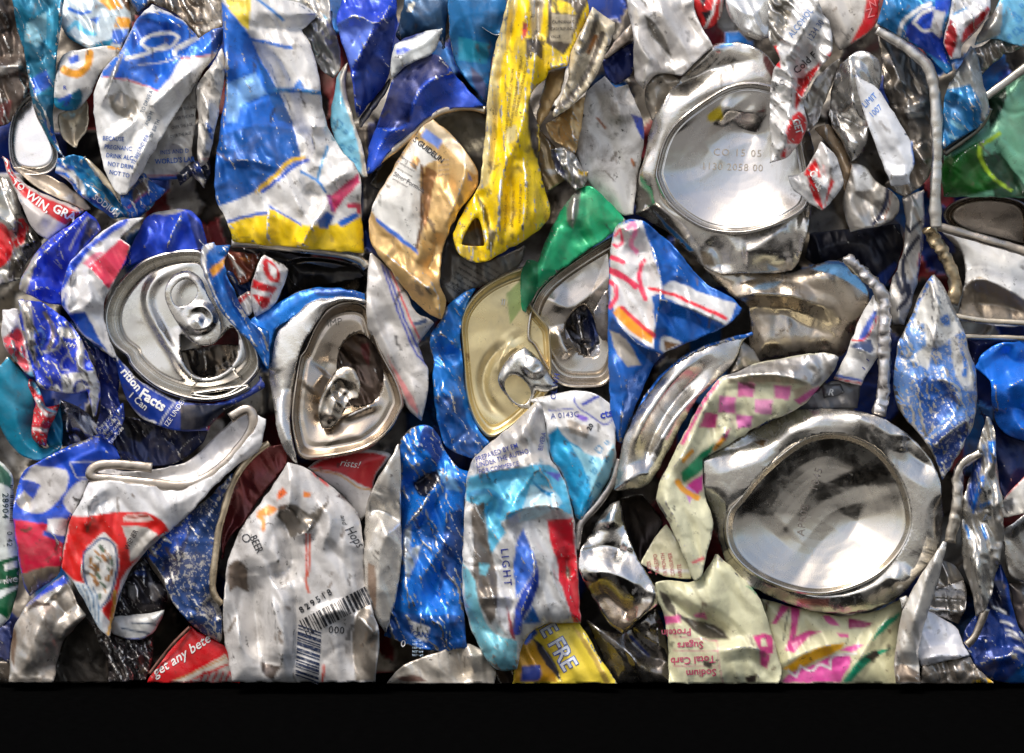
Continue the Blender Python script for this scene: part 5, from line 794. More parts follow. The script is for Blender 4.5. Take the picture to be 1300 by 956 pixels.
p = B(t, 'body', 'a3 500,515 590,590 600,640 520,660 450,690 440,760 a4 400,60 350,100 320,200 310,380 240,430 150,500 110,440 100,360 60,100 70,20 a3 80,860 110,700 180,660 320,580', 3, C(36, 84, 208, .25), bul=18, cr=(3.5, 40), dirt=.4, wear=.16, R=[('a3 130,680 110,800 160,900', -14, 12), ('a3 180,660 340,590 500,520', 8, 8), ('a4 230,150 310,250 300,350', 8, 10), ('a3 440,760 370,900 a4 330,140', 8, 8)],
  P=[(C(210, 206, 202, .25), 'a3 165,670 250,680 330,690 348,740 320,820 240,900 170,915 120,890 180,820 205,770 190,760 110,740'), (C(208, 206, 206, .2), 'a3 340,800 400,745 450,740 440,860 380,930 320,880 315,840'), (C(26, 62, 160, .3), 'a3 110,745 195,765 180,810 110,800'), (C(196, 192, 186, .6), 'a3 80,850 120,800 160,830 150,900 100,890'), (C(206, 34, 66, .15), 'a4 66,110 230,125 320,210 330,330 310,370 200,360 110,390'), (C(40, 80, 190, .2), 'a4 55,70 130,95 240,100 330,90 330,120 220,140 70,115'), (C(214, 212, 210, .2), 'a4 240,115 300,110 350,120 330,200 230,190'), (C(40, 80, 180, .2), 'a4 215,170 330,205 320,235 215,195'), (C(150, 138, 124, .6), 'a4 105,390 200,355 310,350 305,390 240,430 150,500'), (WH, 'a3 350,660 420,650 520,660', 1.5), (WH, 'a3 350,665 385,740 440,730', 1.5)])
t = T('dark can end and blue sheet in gap above white rimmed red can', 'a3 800,570')
B(t, 'body', 'a3 560,560 620,430 700,440 800,480 1040,500 1020,560 940,630 860,670 720,680 600,640', 1, C(40, 48, 84, .4), cr=(5, 26), dirt=.8, P=[(C(26, 26, 30, .5), 'a3 620,420 780,480 700,560 620,520'), (C(24, 64, 150, .3), 'a3 600,600 660,610 720,680 600,650')], R=[('a3 890,640 900,580 1000,510', 9, 8)])
t = T('white and red can with medallion and grey open rim, lower left', 'a4 550,200')
p = B(t, 'body', 'a3 440,760 560,745 700,770 900,785 1000,760 1120,680 1220,560 1290,470 b3 340,420 385,440 375,520 a3 1298,600 1200,660 1080,760 960,900 a4 840,180 760,240 700,310 640,380 575,560 545,710 480,650 380,440 312,370 305,340 350,100 a3 390,890', 5, C(216, 215, 214, .15), bul=20, w=30, cr=(3, 40), dirt=.3,
  R=[('a3 470,800 450,900 a4 410,180', 9, 12), ('a3 570,830 480,870 450,930', -9, 8), ('a4 700,310 600,470 545,700', -10, 9), ('a4 830,170 720,250 600,480', 10, 8), ('a4 420,270 400,420 470,560', 7, 7)],
  P=[(C(214, 34, 30, .1), 'a4 350,95 440,105 520,85 640,75 760,85 820,130 845,175 740,245 690,320 640,360 600,430 575,560 545,620 500,560 420,440 380,430 312,370 305,340'), (C(218, 216, 210, .1), 'a4 412,270 520,180 605,265 575,480 500,580 405,430'), (C(36, 70, 120, .1), 'a4 420,278 520,192 596,270 568,478 500,562 412,420 420,278', 2.6), *[((C(176, 124, 60, .2), C(90, 110, 90, .1), C(150, 104, 60, .1))[k % 3], 'a4 %d,%d %d,%d' % (a, b, a + 26 - 9 * (k % 4), b + 22), (3, 5, 2, 4)[k % 4]) for k, (a, b) in enumerate([(470, 270), (500, 250), (525, 270), (455, 310), (480, 300), (510, 295), (545, 290), (560, 320), (445, 350), (470, 345), (540, 350), (560, 370), (450, 390), (480, 385), (525, 400), (545, 400), (500, 430), (470, 420), (520, 460), (500, 490)])], (C(206, 200, 190, .4), 'a4 610,150 720,150 790,190 720,290 650,330 640,240'), (C(216, 190, 180, .2), 'a4 615,110 640,90 740,90 770,120 700,130 620,125'), (C(150, 60, 40, .2), 'a4 640,105 740,100', 3), (C(206, 214, 216, .1), 'a4 340,420 440,440 480,500 500,560 520,680 470,640 400,540'), (C(200, 150, 60, .3), 'a4 575,480 565,600 540,690', 5)] + [(C(60, 110, 150, .1), 'a4 %d,%d %d,%d %d,%d' % (385 + 28 * k, 440 + 6 * k, 420 + 24 * k, 500 + 6 * k, 440 + 18 * k, 630 + 8 * k), 1.6) for k in range(4)])
TX(p, 'WIENER', 'a4 640,270', 6.5, 62, C(60, 50, 50), bold=.01, sx=.8)
B(t, 'inner_wall', 'a3 455,700 520,680 620,705 760,690 860,680 960,640 1060,540 1160,440 1225,385 1280,430 1240,530 1120,670 1000,755 900,775 700,750 560,730', 4, C(214, 210, 206, .3), bul=-16, w=26, cr=(2, 50), tilt=(0, .25), dirt=.25, R=[('a3 600,715 780,690 900,650', 9, 7)])
TUBE(t, 'rim', 'a3 760,684 620,668 520,666 462,684 446,716 470,738 560,742 700,756 900,780 1000,757 1120,676 1236,536 1270,456 1258,402 1222,388 1150,436', 5.2, 6.5, C(196, 188, 180, .5), dz=6, dirt=.6, flat=.4)
t = T('dark blue glittery can with maroon inside, lower left', 'a4 950,400')
p = B(t, 'body', 'a3 1298,600 b3 330,570 260,640 200,760 150,956 b4 170,100 150,300 115,500 b4 165,560 170,700 a4 1100,730 1000,680 900,590 830,470 810,400 730,290 740,220 900,130 1050,0 a3 1000,880 1180,690', 4, C(44, 74, 132, .55), bul=22, w=36, cr=(3, 26), rough=.45, dirt=.5, wear=.36, R=[('a4 740,250 820,290 800,420', -12, 12), ('a4 960,100 900,300 960,600', -8, 26), ('a4 830,200 760,300', 9, 8), ('a4 1040,510 1110,600', -12, 12)], P=[(C(30, 80, 180, .2), 'a4 900,140 970,60 930,200 900,280 800,300 760,340 720,290 750,210'), (C(26, 40, 84, .3), 'a4 810,320 880,280 960,150 900,350 860,470 820,420'), (C(150, 150, 150, .9), 'b4 90,500 165,520 160,600 130,560'), (C(24, 60, 150, .25), 'a3 1298,620 b3 330,575 270,620 a3 1180,760 1060,860')])
B(t, 'inner_wall', 'b3 485,560 490,680 430,740 330,860 280,956 b4 200,200 160,330 170,100 b3 190,900 240,720 330,610 420,570', 2.6, C(112, 44, 44, .4), bul=-14, w=24, cr=(3, 40), rough=.22, dirt=.2)
TUBE(t, 'rim', 'b3 400,560 320,610 240,710 190,830 160,956 b4 150,150 130,300 110,480 165,540', 4.4, 4.5, C(206, 192, 168, .7), dz=10)
t = T('white scrap with two blue lines and dark crinkles under the medallion can', 'a4 680,640')
p = B(t, 'body', 'a4 560,600 700,590 825,570 770,690 700,718 570,702 545,660', 3.4, C(216, 216, 212, .15), bul=8, w=12, cr=(3, 30), P=[(C(26, 62, 90, .2), 'a4 655,630 780,640', 2.2), (C(26, 62, 90, .2), 'a4 610,660 750,685', 2.2), (C(40, 70, 160, .2), 'a4 570,705 700,718 770,690', 2.4)])
B(t, 'crinkled_foot', 'a4 470,640 550,710 700,720 760,700 770,800 730,920 540,930 550,820 490,740', 2, C(76, 72, 74, .7), cr=(9, 14), dirt=.6)
B(t, 'dark_scrap', 'a4 570,560 640,400 720,300 800,420 840,480 830,560 700,600 560,600', 2.4, C(62, 60, 66, .8), cr=(7, 20), P=[(C(180, 182, 186, .9), 'a4 640,440 690,450 670,530 640,490'), (C(176, 170, 168, .7), 'a4 740,430 800,440 820,490 760,530'), (C(46, 74, 140, .4), 'a4 660,390 720,350 730,400')])
t = T('grey dented silver can with blue edge in the lower left corner', 'a4 200,700')
p = B(t, 'body', 'a4 320,395 350,440 400,560 430,600 350,680 310,730 290,830 265,930 45,930 50,780 70,640 130,540 220,460', 3.4, C(196, 190, 182, .8), bul=22, w=34, cr=(3, 34), dirt=.8, R=[('a4 250,540 170,700 110,900', 10, 18), ('a4 420,590 330,660 300,720', 9, 9), ('a4 260,500 340,600', -8, 16)], P=[(C(50, 80, 205, .3), 'a4 322,392 345,430 250,470 160,530 130,545 210,460'), (C(60, 46, 36, .3), 'a4 170,520 250,530 255,550 180,545 110,600'), (C(110, 84, 60, .3), 'a4 60,650 90,680 70,850 50,800')])
B(t, 'painted_shadow_side', 'a4 430,600 480,680 540,800 545,930 262,930 290,830 310,730 350,670', 2, C(104, 98, 92, .9), bul=-8, cr=(3, 40), tilt=(0, -.2), dirt=.5)  # shade of the dented can painted as a darker grey sheet
B(t, 'blue_sliver', 'a4 -20,660 60,620 60,720 48,830 -20,800', 2, C(40, 50, 96, .3), cr=(4, 24)); B(t, 'grey_sliver', 'a4 -20,820 50,830 45,930 -20,930', 2, C(120, 112, 104, .7), cr=(4, 24))
t = T('red can with script lettering at bottom left', 'a4 950,820')
p = B(t, 'body', 'a4 735,930 770,860 830,780 950,650 1010,690 1110,735 1150,780 1180,900 1200,930', 3, C(206, 26, 34, .12), bul=12, cr=(2, 50), rough=.25, dirt=.2, P=[(C(218, 210, 196, .2), 'a4 850,930 980,870 1130,785 1150,830 1000,890 930,930'), (C(190, 130, 60, .2), 'a4 870,920 1000,865 1130,800', 1.8), (C(206, 200, 194, .3), 'a4 940,930 1150,840 1160,930')] + [(C(190, 40, 50), 'a4 %d,925 %d,880' % (1000 + 32 * k, 1020 + 32 * k), 3) for k in range(5)])
TX(p, 'get any bete', 'a4 775,905', 12, 33, WH, shear=.3, bold=.012)
TUBE(t, 'rim', 'a4 745,890 790,830 860,740 950,652', 4, 2.6, C(140, 100, 90, .5))

# ================================================================ bottom centre
t = T('white can with barcode and BEER print, bottom left of centre', 'b4 500,600')
p = B(t, 'body', 'b3 470,700 490,655 580,682 700,765 800,855 860,940 b4 866,110 878,400 890,500 945,640 955,700 932,928 220,928 182,760 165,600 188,330 250,170 330,70 b3 420,770', 6, C(206, 203, 199, .2), bul=20, w=34, cr=(3.5, 42), dirt=.5, h=2.3,
  R=[('b4 455,80 510,220 522,390', -18, 11), ('b4 510,205 590,185 620,120', 9, 8), ('b4 400,398 470,385 520,340', -14, 10), ('b4 310,400 330,560 355,850', -26, 15), ('b4 240,320 270,480 200,680', -9, 16), ('b4 520,420 540,700 520,900', -16, 10), ('b4 440,440 450,700 440,860', 10, 22), ('b4 520,400 530,650 510,850', 9, 12), ('b4 870,480 820,600 810,720 830,920', -14, 12), ('b4 840,590 940,700', 10, 12), ('b4 690,680 660,600 760,560 850,620', 9, 10), ('b4 660,40 720,120 660,270', 10, 10), ('b3 490,660 510,860 b4 470,80', 10, 9), ('b4 360,830 460,830', -9, 12)],
  P=[(C(120, 115, 108, .8), 'b4 450,50 520,30 600,90 700,20 640,140 600,180 510,210 480,140 440,100'), (C(224, 100, 30, .1), 'b3 440,810 470,780 490,810 440,850'), (C(232, 140, 50, .1), 'b4 340,80 400,40 440,60 420,90 350,110'), (C(230, 140, 60, .1), 'b4 345,100 375,120 370,165', 5), (C(232, 130, 40, .1), 'b3 570,800 610,810 600,830 570,830'), (C(206, 60, 60, .1), 'b3 620,710 660,740 690,770', 4), (C(70, 50, 50, .3), 'b3 735,825 760,810 800,850 870,956 b4 880,150 800,30'), (C(196, 60, 40, .1), 'b4 585,190 585,400', 2), (C(196, 80, 50, .1), 'b4 602,190 600,390 575,410 600,478', 3), (C(196, 60, 40, .1), 'b4 675,845 665,925', 3), (C(150, 144, 136, .7), 'b4 830,600 880,520 945,650 930,920 830,920 810,720'), (C(110, 96, 84, .4), 'b4 190,350 240,315 290,350 300,480 240,450 200,480'), (C(90, 80, 74, .4), 'b4 360,830 460,850 420,920 370,890')])
TX(p, 'O', 'b4 255,195', 11, -65, BLK); TX(p, 'BEER', 'b4 300,205', 10, -65, BLK, bold=.005, sx=.75)
TX(p, 'Hops', 'b4 775,165', 12, -55, BLK, shear=.3, sx=.8); TX(p, 'and', 'b4 755,95', 6, -75, BLK, shear=.3)
TX(p, '829518', 'b4 560,585', 8, 32, BLK, bold=.02, sp=1.45); TX(p, '000', 'b4 695,682', 9, -4, BLK, bold=.01, sp=1.1)
BARS(p, 'b4 550,620', 'b4 880,450', 'b4 590,700', 34, BLK, 3); BARS(p, 'b4 545,640', 'b4 530,900', 'b4 660,680', 18, C(26, 40, 70), 4)
t = T('red and white can top with gold line behind the barcode can', 'b3 780,680')
p = B(t, 'body', 'b3 590,685 650,640 760,595 880,588 985,600 1010,625 940,700 910,800 900,900 860,950 800,850 700,765', 3, C(210, 208, 206, .2), bul=12, cr=(2, 44), P=[(C(180, 24, 34, .15), 'b3 598,685 680,630 780,605 900,605 990,625 940,700 915,790 860,775 800,730 720,700'), (C(200, 150, 80, .2), 'b3 610,695 730,710 800,745 850,790 910,795', 2.2), (C(206, 202, 196, .4), 'b3 590,685 650,640 760,598 880,590 985,602 980,615 880,604 760,610 660,648')])
TX(p, 'rists!', 'b3 750,672', 9, -8, WH, shear=.3)
t = T('smooth silver white can wall standing right of barcode can', 'b4 960,300')
B(t, 'body', 'b3 1050,555 1060,700 1056,956 b4 1064,150 1064,350 1030,520 982,695 930,600 880,480 872,330 878,60 b3 880,900 920,780 1000,640', 5, C(214, 212, 207, .55), bul=20, w=30, cr=(3, 40), dirt=.5, rough=.26, R=[('b4 890,80 960,60 1050,130', -12, 12), ('b4 1050,150 960,210 940,400 960,640', 10, 16), ('b3 1040,580 940,800', 8, 18)], P=[(C(150, 128, 110, .4), 'b4 895,330 930,350 940,560 920,580 885,420')])
t = T('bright blue crumpled can with small white label, bottom centre', 'c4 280,300')
p = B(t, 'body', 'c3 105,545 150,490 232,465 300,500 332,600 400,690 450,700 c4 430,100 422,300 430,600 445,760 250,780 30,700 90,420 118,200 c3 110,700', 4, C(26, 118, 214, .35), bul=18, cr=(6, 26), rough=.3, dirt=.3, wear=.2,
  R=[('c3 110,780 200,760 300,680', -18, 14), ('c3 180,956 320,700', 12, 9), ('c4 115,180 210,60 250,0', 12, 9), ('c4 130,200 140,460 160,590', 12, 9), ('c4 210,420 290,300 360,180', 10, 12), ('c4 320,180 310,440 270,540', -10, 12), ('c4 180,600 300,640 440,620', 8, 14), ('c3 170,540 240,640 150,700', 10, 12)],
  P=[(C(20, 24, 38, .4), 'c3 170,760 220,720 310,690 330,720 240,830 200,820'), (C(20, 56, 130, .3), 'c3 230,470 300,500 330,600 290,680 250,600 190,580'), (C(200, 212, 222, .6), 'c4 120,180 165,140 160,260 220,240 200,300 150,420 130,330'), (C(24, 84, 160, .35), 'c4 60,560 160,590 440,600 445,760 250,780 35,690'), (C(20, 70, 140, .35), 'c4 340,90 420,60 420,400 330,420 300,500'), (WH, 'c4 150,615 258,655 245,730 175,700'), (C(120, 180, 232, .3), 'c3 300,700 380,730 420,800 340,790')])
TX(p, 'CANS.', 'c4 168,695', 6, -8, C(20, 80, 160), bold=.02); TX(p, 'PL', 'c4 150,660', 5, -12, C(20, 80, 160), bold=.02); TX(p, '0', 'c4 110,750', 9, -10, WH)
for k in range(5): TX(p, 'NET WT', 'c4 %d,%d' % (170, 725 + 18 * k), 2.6, -4, C(190, 215, 235))
t = T('light blue can with LIGHT lettering and red band, bottom centre', 'c4 650,300')
p = B(t, 'body', 'c3 445,722 480,622 622,510 720,420 792,350 830,392 852,640 922,712 962,850 985,956 c4 982,110 1000,380 1012,632 812,634 722,722 692,862 622,882 540,832 445,622 414,450 428,200 436,0', 6, C(206, 206, 204, .2), bul=18, w=26, cr=(4.5, 30), dirt=.45, wear=.14, h=2.3,
  R=[('c3 450,740 560,700 700,680 840,650', 10, 9), ('c3 620,950 780,700 830,690', 14, 12), ('c3 540,880 620,956 c4 640,110', -12, 12), ('c4 610,110 720,60 860,40 970,100', 14, 10), ('c4 720,160 800,360 720,560 700,680', 10, 10), ('c4 870,130 960,260 920,360 980,500', -9, 10), ('c4 540,40 560,300 650,500', -7, 14), ('c4 500,510 600,500 690,520', 8, 8), ('c4 440,600 540,680 640,700', -8, 14), ('c3 790,360 700,560', 8, 10), ('c4 940,300 950,400', -9, 8)],
  P=[(C(200, 196, 190, .4), 'c3 475,630 625,512 792,350 830,392 850,640 640,690 520,720'), (C(90, 186, 222, .25), 'c3 445,730 560,700 680,690 840,655 922,712 962,850 985,956 c4 970,100 860,40 720,70 610,130 640,180 600,230 560,300 530,60 436,20'), (C(196, 224, 232, .3), 'c3 700,956 760,770 870,780 920,860 820,930'), (C(30, 130, 180, .2), 'c3 770,740 830,800 880,800 860,830 790,790', 0), (C(60, 150, 200, .2), 'c3 460,820 540,790 620,840 600,920', 7), (C(118, 112, 106, .5), 'c4 460,60 530,30 540,200 580,330 600,430 590,600 560,640 500,520 470,400 480,250'), (C(120, 190, 205, .25), 'c4 420,330 480,400 500,520 540,640 600,700 700,720 690,862 622,882 540,832 445,622'), (C(120, 190, 205, .25), 'c4 500,330 560,340 540,400 510,390'), (C(60, 110, 205, .2), 'c4 722,158 770,270 800,350 690,510 675,360 690,240'), (C(28, 62, 160, .2), 'c4 800,350 810,410 770,540 720,620 715,690 665,700 690,520'), (C(40, 110, 190, .25), 'c4 770,550 800,600 812,634 720,640'), (C(214, 36, 52, .1), 'c4 846,120 970,108 985,250 1003,380 1012,632 975,632 930,480 895,400 905,340 860,240'), (C(110, 100, 90, .5), 'c4 935,340 965,380 960,420 935,400'), (C(150, 50, 60, .2), 'c4 640,550 660,600 690,720 660,700', 0), (C(90, 100, 200, .2), 'c3 830,700 920,710 900,750')])
TX(p, 'LIGHT', 'c4 612,262', 9.5, -84, C(30, 50, 140), bold=.01, sp=1.35); TX(p, 'PREPARED BY EM', 'c3 490,655', 6.5, 19, C(40, 60, 150), bold=.005, sx=.8); TX(p, 'UNDER THE AUTHO', 'c3 495,685', 6.5, 16, C(40, 60, 150), bold=.005, sx=.8); TX(p, 'FOR COMMERCE', 'c3 505,715', 6, 12, C(40, 60, 150), sx=.8)
TX(p, 'BEVERA', 'c3 820,600', 6, 78, C(40, 60, 150), sx=.8)
t = T('white and cyan can with Nutrition Facts corner and bubbles right of LIGHT can', 'c3 1050,600')
p = B(t, 'body', 'c3 755,345 850,320 980,296 1080,310 1150,352 1180,420 1192,560 1180,700 1120,800 1020,956 985,930 960,850 922,712 852,640 830,390', 5, C(216, 215, 212, .15), bul=18, cr=(3.5, 34), dirt=.3, R=[('c3 850,330 900,480 860,640', -10, 14), ('c3 860,480 960,480 1100,540', 8, 12), ('c3 1180,560 1100,720 1010,940', 9, 9)],
  P=[(C(40, 160, 210, .25), 'c3 850,520 900,480 940,540 1010,580 1050,640 1110,700 1080,840 1020,956 985,930 960,850 920,700 860,640'), (C(150, 210, 228, .2), 'c3 960,560 1050,620 1130,640 1180,560 1170,720 1080,860 1040,700'), (C(36, 60, 170, .1), 'c3 985,310 975,370 1100,450 1130,480 1190,430', 1.8), (C(36, 60, 170, .1), 'c3 1025,365 1095,330', 4), (C(120, 90, 190, .1), 'c3 1000,425 1035,440', 6), (C(36, 60, 170, .1), 'c3 850,395 970,390', 1.5), (C(170, 160, 148, .3), 'c3 940,440 1060,480 1040,540 960,510')] + [(C(20, 130, 180, .1), 'c3 %d,%d %d,%d %d,%d %d,%d %d,%d' % (a - r, b, a, b - r, a + r, b, a, b + r, a - r, b), 1.6) for a, b, r in ((1105, 590, 20), (1070, 650, 14), (1145, 560, 10), (960, 710, 18), (1080, 700, 14), (1010, 760, 12), (1050, 740, 10), (1010, 860, 10), (1100, 770, 10), (1140, 640, 12))])
TX(p, 'cts', 'c3 1112,440', 10, 14, C(36, 60, 170), bold=.03); TX(p, 'A 0143C', 'c3 862,440', 7, 5, C(40, 60, 140)); TX(p, 'OL WH', 'c3 885,345', 7, 80, C(40, 60, 150), bold=.01); TX(p, '20', 'c3 1060,500', 6, 60, BLK, bold=.03)
TUBE(t, 'rim', 'c3 1200,640 1180,750 1090,880 1010,956 c4 1000,180 990,270', 5.6, 4.5, C(190, 186, 186, .85))
t = T('yellow can with outlined blue letters at bottom centre', 'c4 900,800')
p = B(t, 'body', 'c4 760,630 1005,630 1060,720 1120,830 1195,935 670,935 690,800 720,720', 4.4, C(246, 220, 74, .1), bul=12, cr=(1.8, 44), rough=.3, dirt=.15, tilt=(.1, .2), R=[('c4 775,690 880,830 920,930', -16, 12), ('c4 1000,640 1100,800 1150,930', 10, 12)], P=[(C(190, 140, 30, .3), 'c4 720,725 770,710 860,830 900,930 675,930 690,800'), (C(40, 60, 140, .2), 'c4 720,850 810,845 815,900 790,925 715,925'), (C(30, 34, 60, .3), 'c4 770,700 840,760 900,860 920,930 870,880 800,780'), (C(204, 172, 84, .4), 'c4 965,640 1020,690 1090,800 1160,935 1130,935 1050,780'), (C(40, 90, 190, .2), 'c4 720,730 770,650 800,680 740,740')])
TX(p, 'IE FRE', 'c4 792,640', 21, -60, C(30, 80, 180), bold=.045, sx=.9, lift=.7); TX(p, 'IE FRE', 'c4 792,640', 21, -60, C(225, 232, 245), bold=.012, sx=.9, lift=1.3)
t = T('dented grey silver can at the bottom edge left of yellow can', 'c4 330,840')
B(t, 'body', 'c4 45,935 90,870 200,810 390,745 490,735 560,820 595,880 580,935', 4, C(206, 201, 192, .55), bul=18, cr=(3, 36), dirt=.6, R=[('c4 395,745 410,830 430,930', -14, 10), ('c4 430,800 540,790', 8, 14)], P=[(C(120, 90, 80, .4), 'c4 90,905 200,890 240,925 120,930')])
B(t, 'dark_base', 'c4 560,820 640,870 700,850 690,935 580,935', 2, C(70, 58, 54, .6), cr=(4, 24))

# ================================================================ bottom right
t = T('shiny silver can with pinstripes beside a dark hollow, bottom right of centre', 'd4 200,400')
p = B(t, 'body', 'd4 225,20 240,150 330,350 405,440 415,540 330,600 240,692 180,650 60,455 8,350 30,265 110,120 170,40', 5, C(218, 217, 215, 1), bul=26, w=46, cr=(1.4, 50), rough=.18, dirt=.35, R=[('d4 30,280 160,240 260,280', -14, 20), ('d4 110,420 200,540 300,600', -12, 14), ('d4 50,380 200,380 380,480', 9, 20), ('d4 380,440 400,530 250,670', 9, 9)], P=[(C(176, 162, 146, .8), 'd4 50,390 130,430 250,530 400,530 330,600 240,690 180,640'), (C(40, 60, 130, .2), 'd4 40,470 110,570 200,690', 3), (C(40, 60, 130, .2), 'd4 35,500 100,600 180,680', 2), (C(196, 60, 70, .2), 'd4 32,520 80,600 130,650', 2.4)])
B(t, 'hollow', 'd4 225,10 340,-10 440,130 400,210 330,345 260,220', 0, C(56, 48, 46, .7), bul=-14, w=30, cr=(2, 40))  # dark sheet painting the shade within the hollow
p = B(t, 'lower_wall', 'd4 55,615 140,670 240,690 330,620 400,560 440,640 470,800 470,930 200,930 130,800', 3, C(140, 136, 132, .95), bul=12, cr=(4, 40), rough=.2, dirt=.4, R=[('d4 70,630 200,720 400,900', 12, 14), ('d4 240,690 330,790 450,830', -12, 12), ('d4 410,640 420,760', 8, 8)], P=[(C(40, 56, 110, .3), 'd4 280,700 370,800', 4)])
t = T('cream can with pink nutrition text, bottom right of centre', 'd4 700,650')
p = B(t, 'body', 'd4 400,430 470,410 560,440 640,400 705,285 800,370 925,500 965,620 1012,780 1035,880 1015,935 470,935 465,720 440,560 405,520', 5, C(212, 210, 174, .05), bul=16, cr=(3.5, 40), dirt=.4, R=[('d4 420,440 520,560 640,640 770,720', -12, 10), ('d4 710,780 850,745 950,780', 10, 10), ('d4 620,620 700,650 770,715', -14, 14), ('d4 460,540 475,930', -9, 8), ('d4 700,300 660,420 700,600', 8, 22)],
  P=[(C(110, 106, 96, .6), 'd4 420,470 470,500 520,600 610,620 720,650 770,715 660,710 600,680 540,620 480,590 440,540'), (C(226, 100, 160), 'd4 415,600 525,595 525,632 420,640'), (C(226, 110, 170), 'd4 590,590 650,580 660,615 600,605'), (C(208, 66, 130), 'd4 890,700 940,680 985,700 990,780 930,800'), (CREAM, 'd4 925,715 950,710 960,750 930,750'), (C(190, 60, 120), 'd4 920,780 975,790 960,860 925,840'), (C(26, 140, 96), 'd4 855,450 900,460 915,495'), (C(200, 130, 140), 'd4 490,700 710,720', 1.3), (C(200, 130, 140), 'd4 490,770 710,775', 1.3), (C(200, 130, 140), 'd4 490,845 720,850', 1.3), (C(200, 130, 140), 'd4 705,720 735,930', 1.3), (C(70, 60, 54, .4), 'd4 850,905 910,890 900,930 860,930'), (C(90, 84, 76, .4), 'd4 640,820 690,830 680,860 640,850')])
for s_, a_, z_ in (('Sodium', 'd4 705,862', 9), ('Total Carb', 'd4 700,796', 9), ('Sugars', 'd4 640,725', 9), ('Protein', 'd4 580,660', 9)): TX(p, s_, a_, z_, 180 + 3, C(196, 80, 110), bold=.02)
p = B(t, 'text_fold', 'd4 328,340 390,210 455,140 500,200 560,310 585,410 500,412 420,390', 4, C(208, 204, 172, .05), bul=8, w=14, cr=(3, 30), tilt=(0, .2), P=[(WH, 'd4 328,340 420,362 580,365 580,385 430,385')])
for k, s_ in enumerate(('A OER', 'TABLESPO', 'ER MONTH', 'CONSUMER', 'WRITE')): TX(p, s_, 'd4 %d,%d' % (385 + 38 * k, 385 + 5 * k), 5, 98, C(170, 70, 80), sx=.8)
t = T('cream can with pink script, yellow arc and green stripe at bottom right', 'd4 1150,750')
p = B(t, 'body', 'd4 930,510 1040,540 1298,600 e4 400,600 560,575 670,520 700,500 690,600 665,760 680,935 d4 1010,935 1032,880 1010,780 965,630', 3, C(206, 203, 164, .05), bul=10, cr=(3, 44), dirt=.35, tilt=(0, .1), R=[('e4 40,860 240,760 400,730', 10, 12), ('e4 660,560 540,700 430,900', 8, 10)],
  P=[(C(200, 62, 132), 'e4 90,540 130,548 60,640 40,635'), (C(200, 62, 132), 'e4 130,545 180,560 160,700 220,670 285,675 240,690 150,780 105,770 140,650'), (C(206, 80, 140), 'e4 290,595 340,600 380,650 320,640'), (C(206, 80, 140), 'e4 365,685 420,685 420,705 380,705'), (C(150, 40, 90), 'e4 420,610 540,630 520,655 420,660'), (C(60, 56, 50), 'e4 125,560 95,720', 1.5), (C(240, 178, 24), 'e4 95,862 180,800 300,745 400,735 380,770 240,830 140,880'), (C(214, 78, 156), 'e4 80,930 130,880 250,840 330,800 420,780 440,830 380,930'), (C(214, 78, 156), 'e4 380,770 420,745 500,740 450,780'), (WH, 'e4 120,870 160,900 180,850 240,880 270,830 330,860 330,800 400,790 460,785', 3), (C(24, 150, 112), 'e4 540,725 580,640 680,575 680,600 600,670'), (C(24, 150, 112), 'e4 390,930 480,800 560,770 650,755 560,800 480,870 430,930'), (C(60, 54, 50, .3), 'e4 500,800 560,765 580,800 540,820'), (C(90, 60, 40), 'd4 945,530 970,530 960,580')])
t = T('long pale silver fin rising beside the large can bottom, lower right', 'e4 780,550')
B(t, 'body', 'e4 892,225 912,230 884,380 842,500 806,620 772,740 770,830 788,935 655,935 650,830 664,720 678,600 700,555 760,430 840,310', 6, C(218, 216, 210, .5), bul=10, w=12, cr=(2.5, 30), dirt=.35, R=[('e4 890,240 790,460 720,740', 10, 9), ('e4 660,830 780,850', -9, 10)], P=[(C(120, 108, 96, .5), 'e4 655,850 690,830 780,880 786,930 655,930')])
B(t, 'white_tip', 'e4 675,510 715,495 725,515 690,560', 5.6, C(220, 220, 216, .3), bul=4, w=6)
t = T('bright white silver panel at bottom right between fin and dark blue can', 'e4 880,700')
B(t, 'body', 'e4 800,560 960,640 990,720 1032,800 900,820 790,850 755,790 770,720', 4, C(226, 226, 230, .35), bul=10, cr=(3, 34), tilt=(0, .2), R=[('e4 770,820 880,790 1020,800', 9, 8)], dirt=.15)
B(t, 'upper_panel', 'e4 840,470 960,430 1000,420 1020,540 970,640 820,580', 3, C(200, 198, 196, .9), bul=8, cr=(4, 30), rough=.2, R=[('e4 830,510 1010,520', -14, 8)], P=[(C(230, 230, 232, .4), 'e4 850,470 990,425 1000,500 850,500'), (C(60, 56, 54, .6), 'e4 920,590 1010,560 1020,700 970,680')])
B(t, 'upper_panel', 'e4 880,320 960,340 1000,420 850,475 870,400', 2, C(196, 194, 190, .8), bul=8, cr=(4, 24))
B(t, 'crumpled_foot', 'e4 785,850 900,820 1030,800 1060,860 1150,935 785,935', 4, C(180, 172, 162, .6), cr=(7, 20), dirt=.7, P=[(C(222, 180, 40), 'e4 1040,920 1120,905 1155,935 1040,935')])
t = T('twisted silver and blue can ribbon hanging at lower right', 'e4 1090,250')
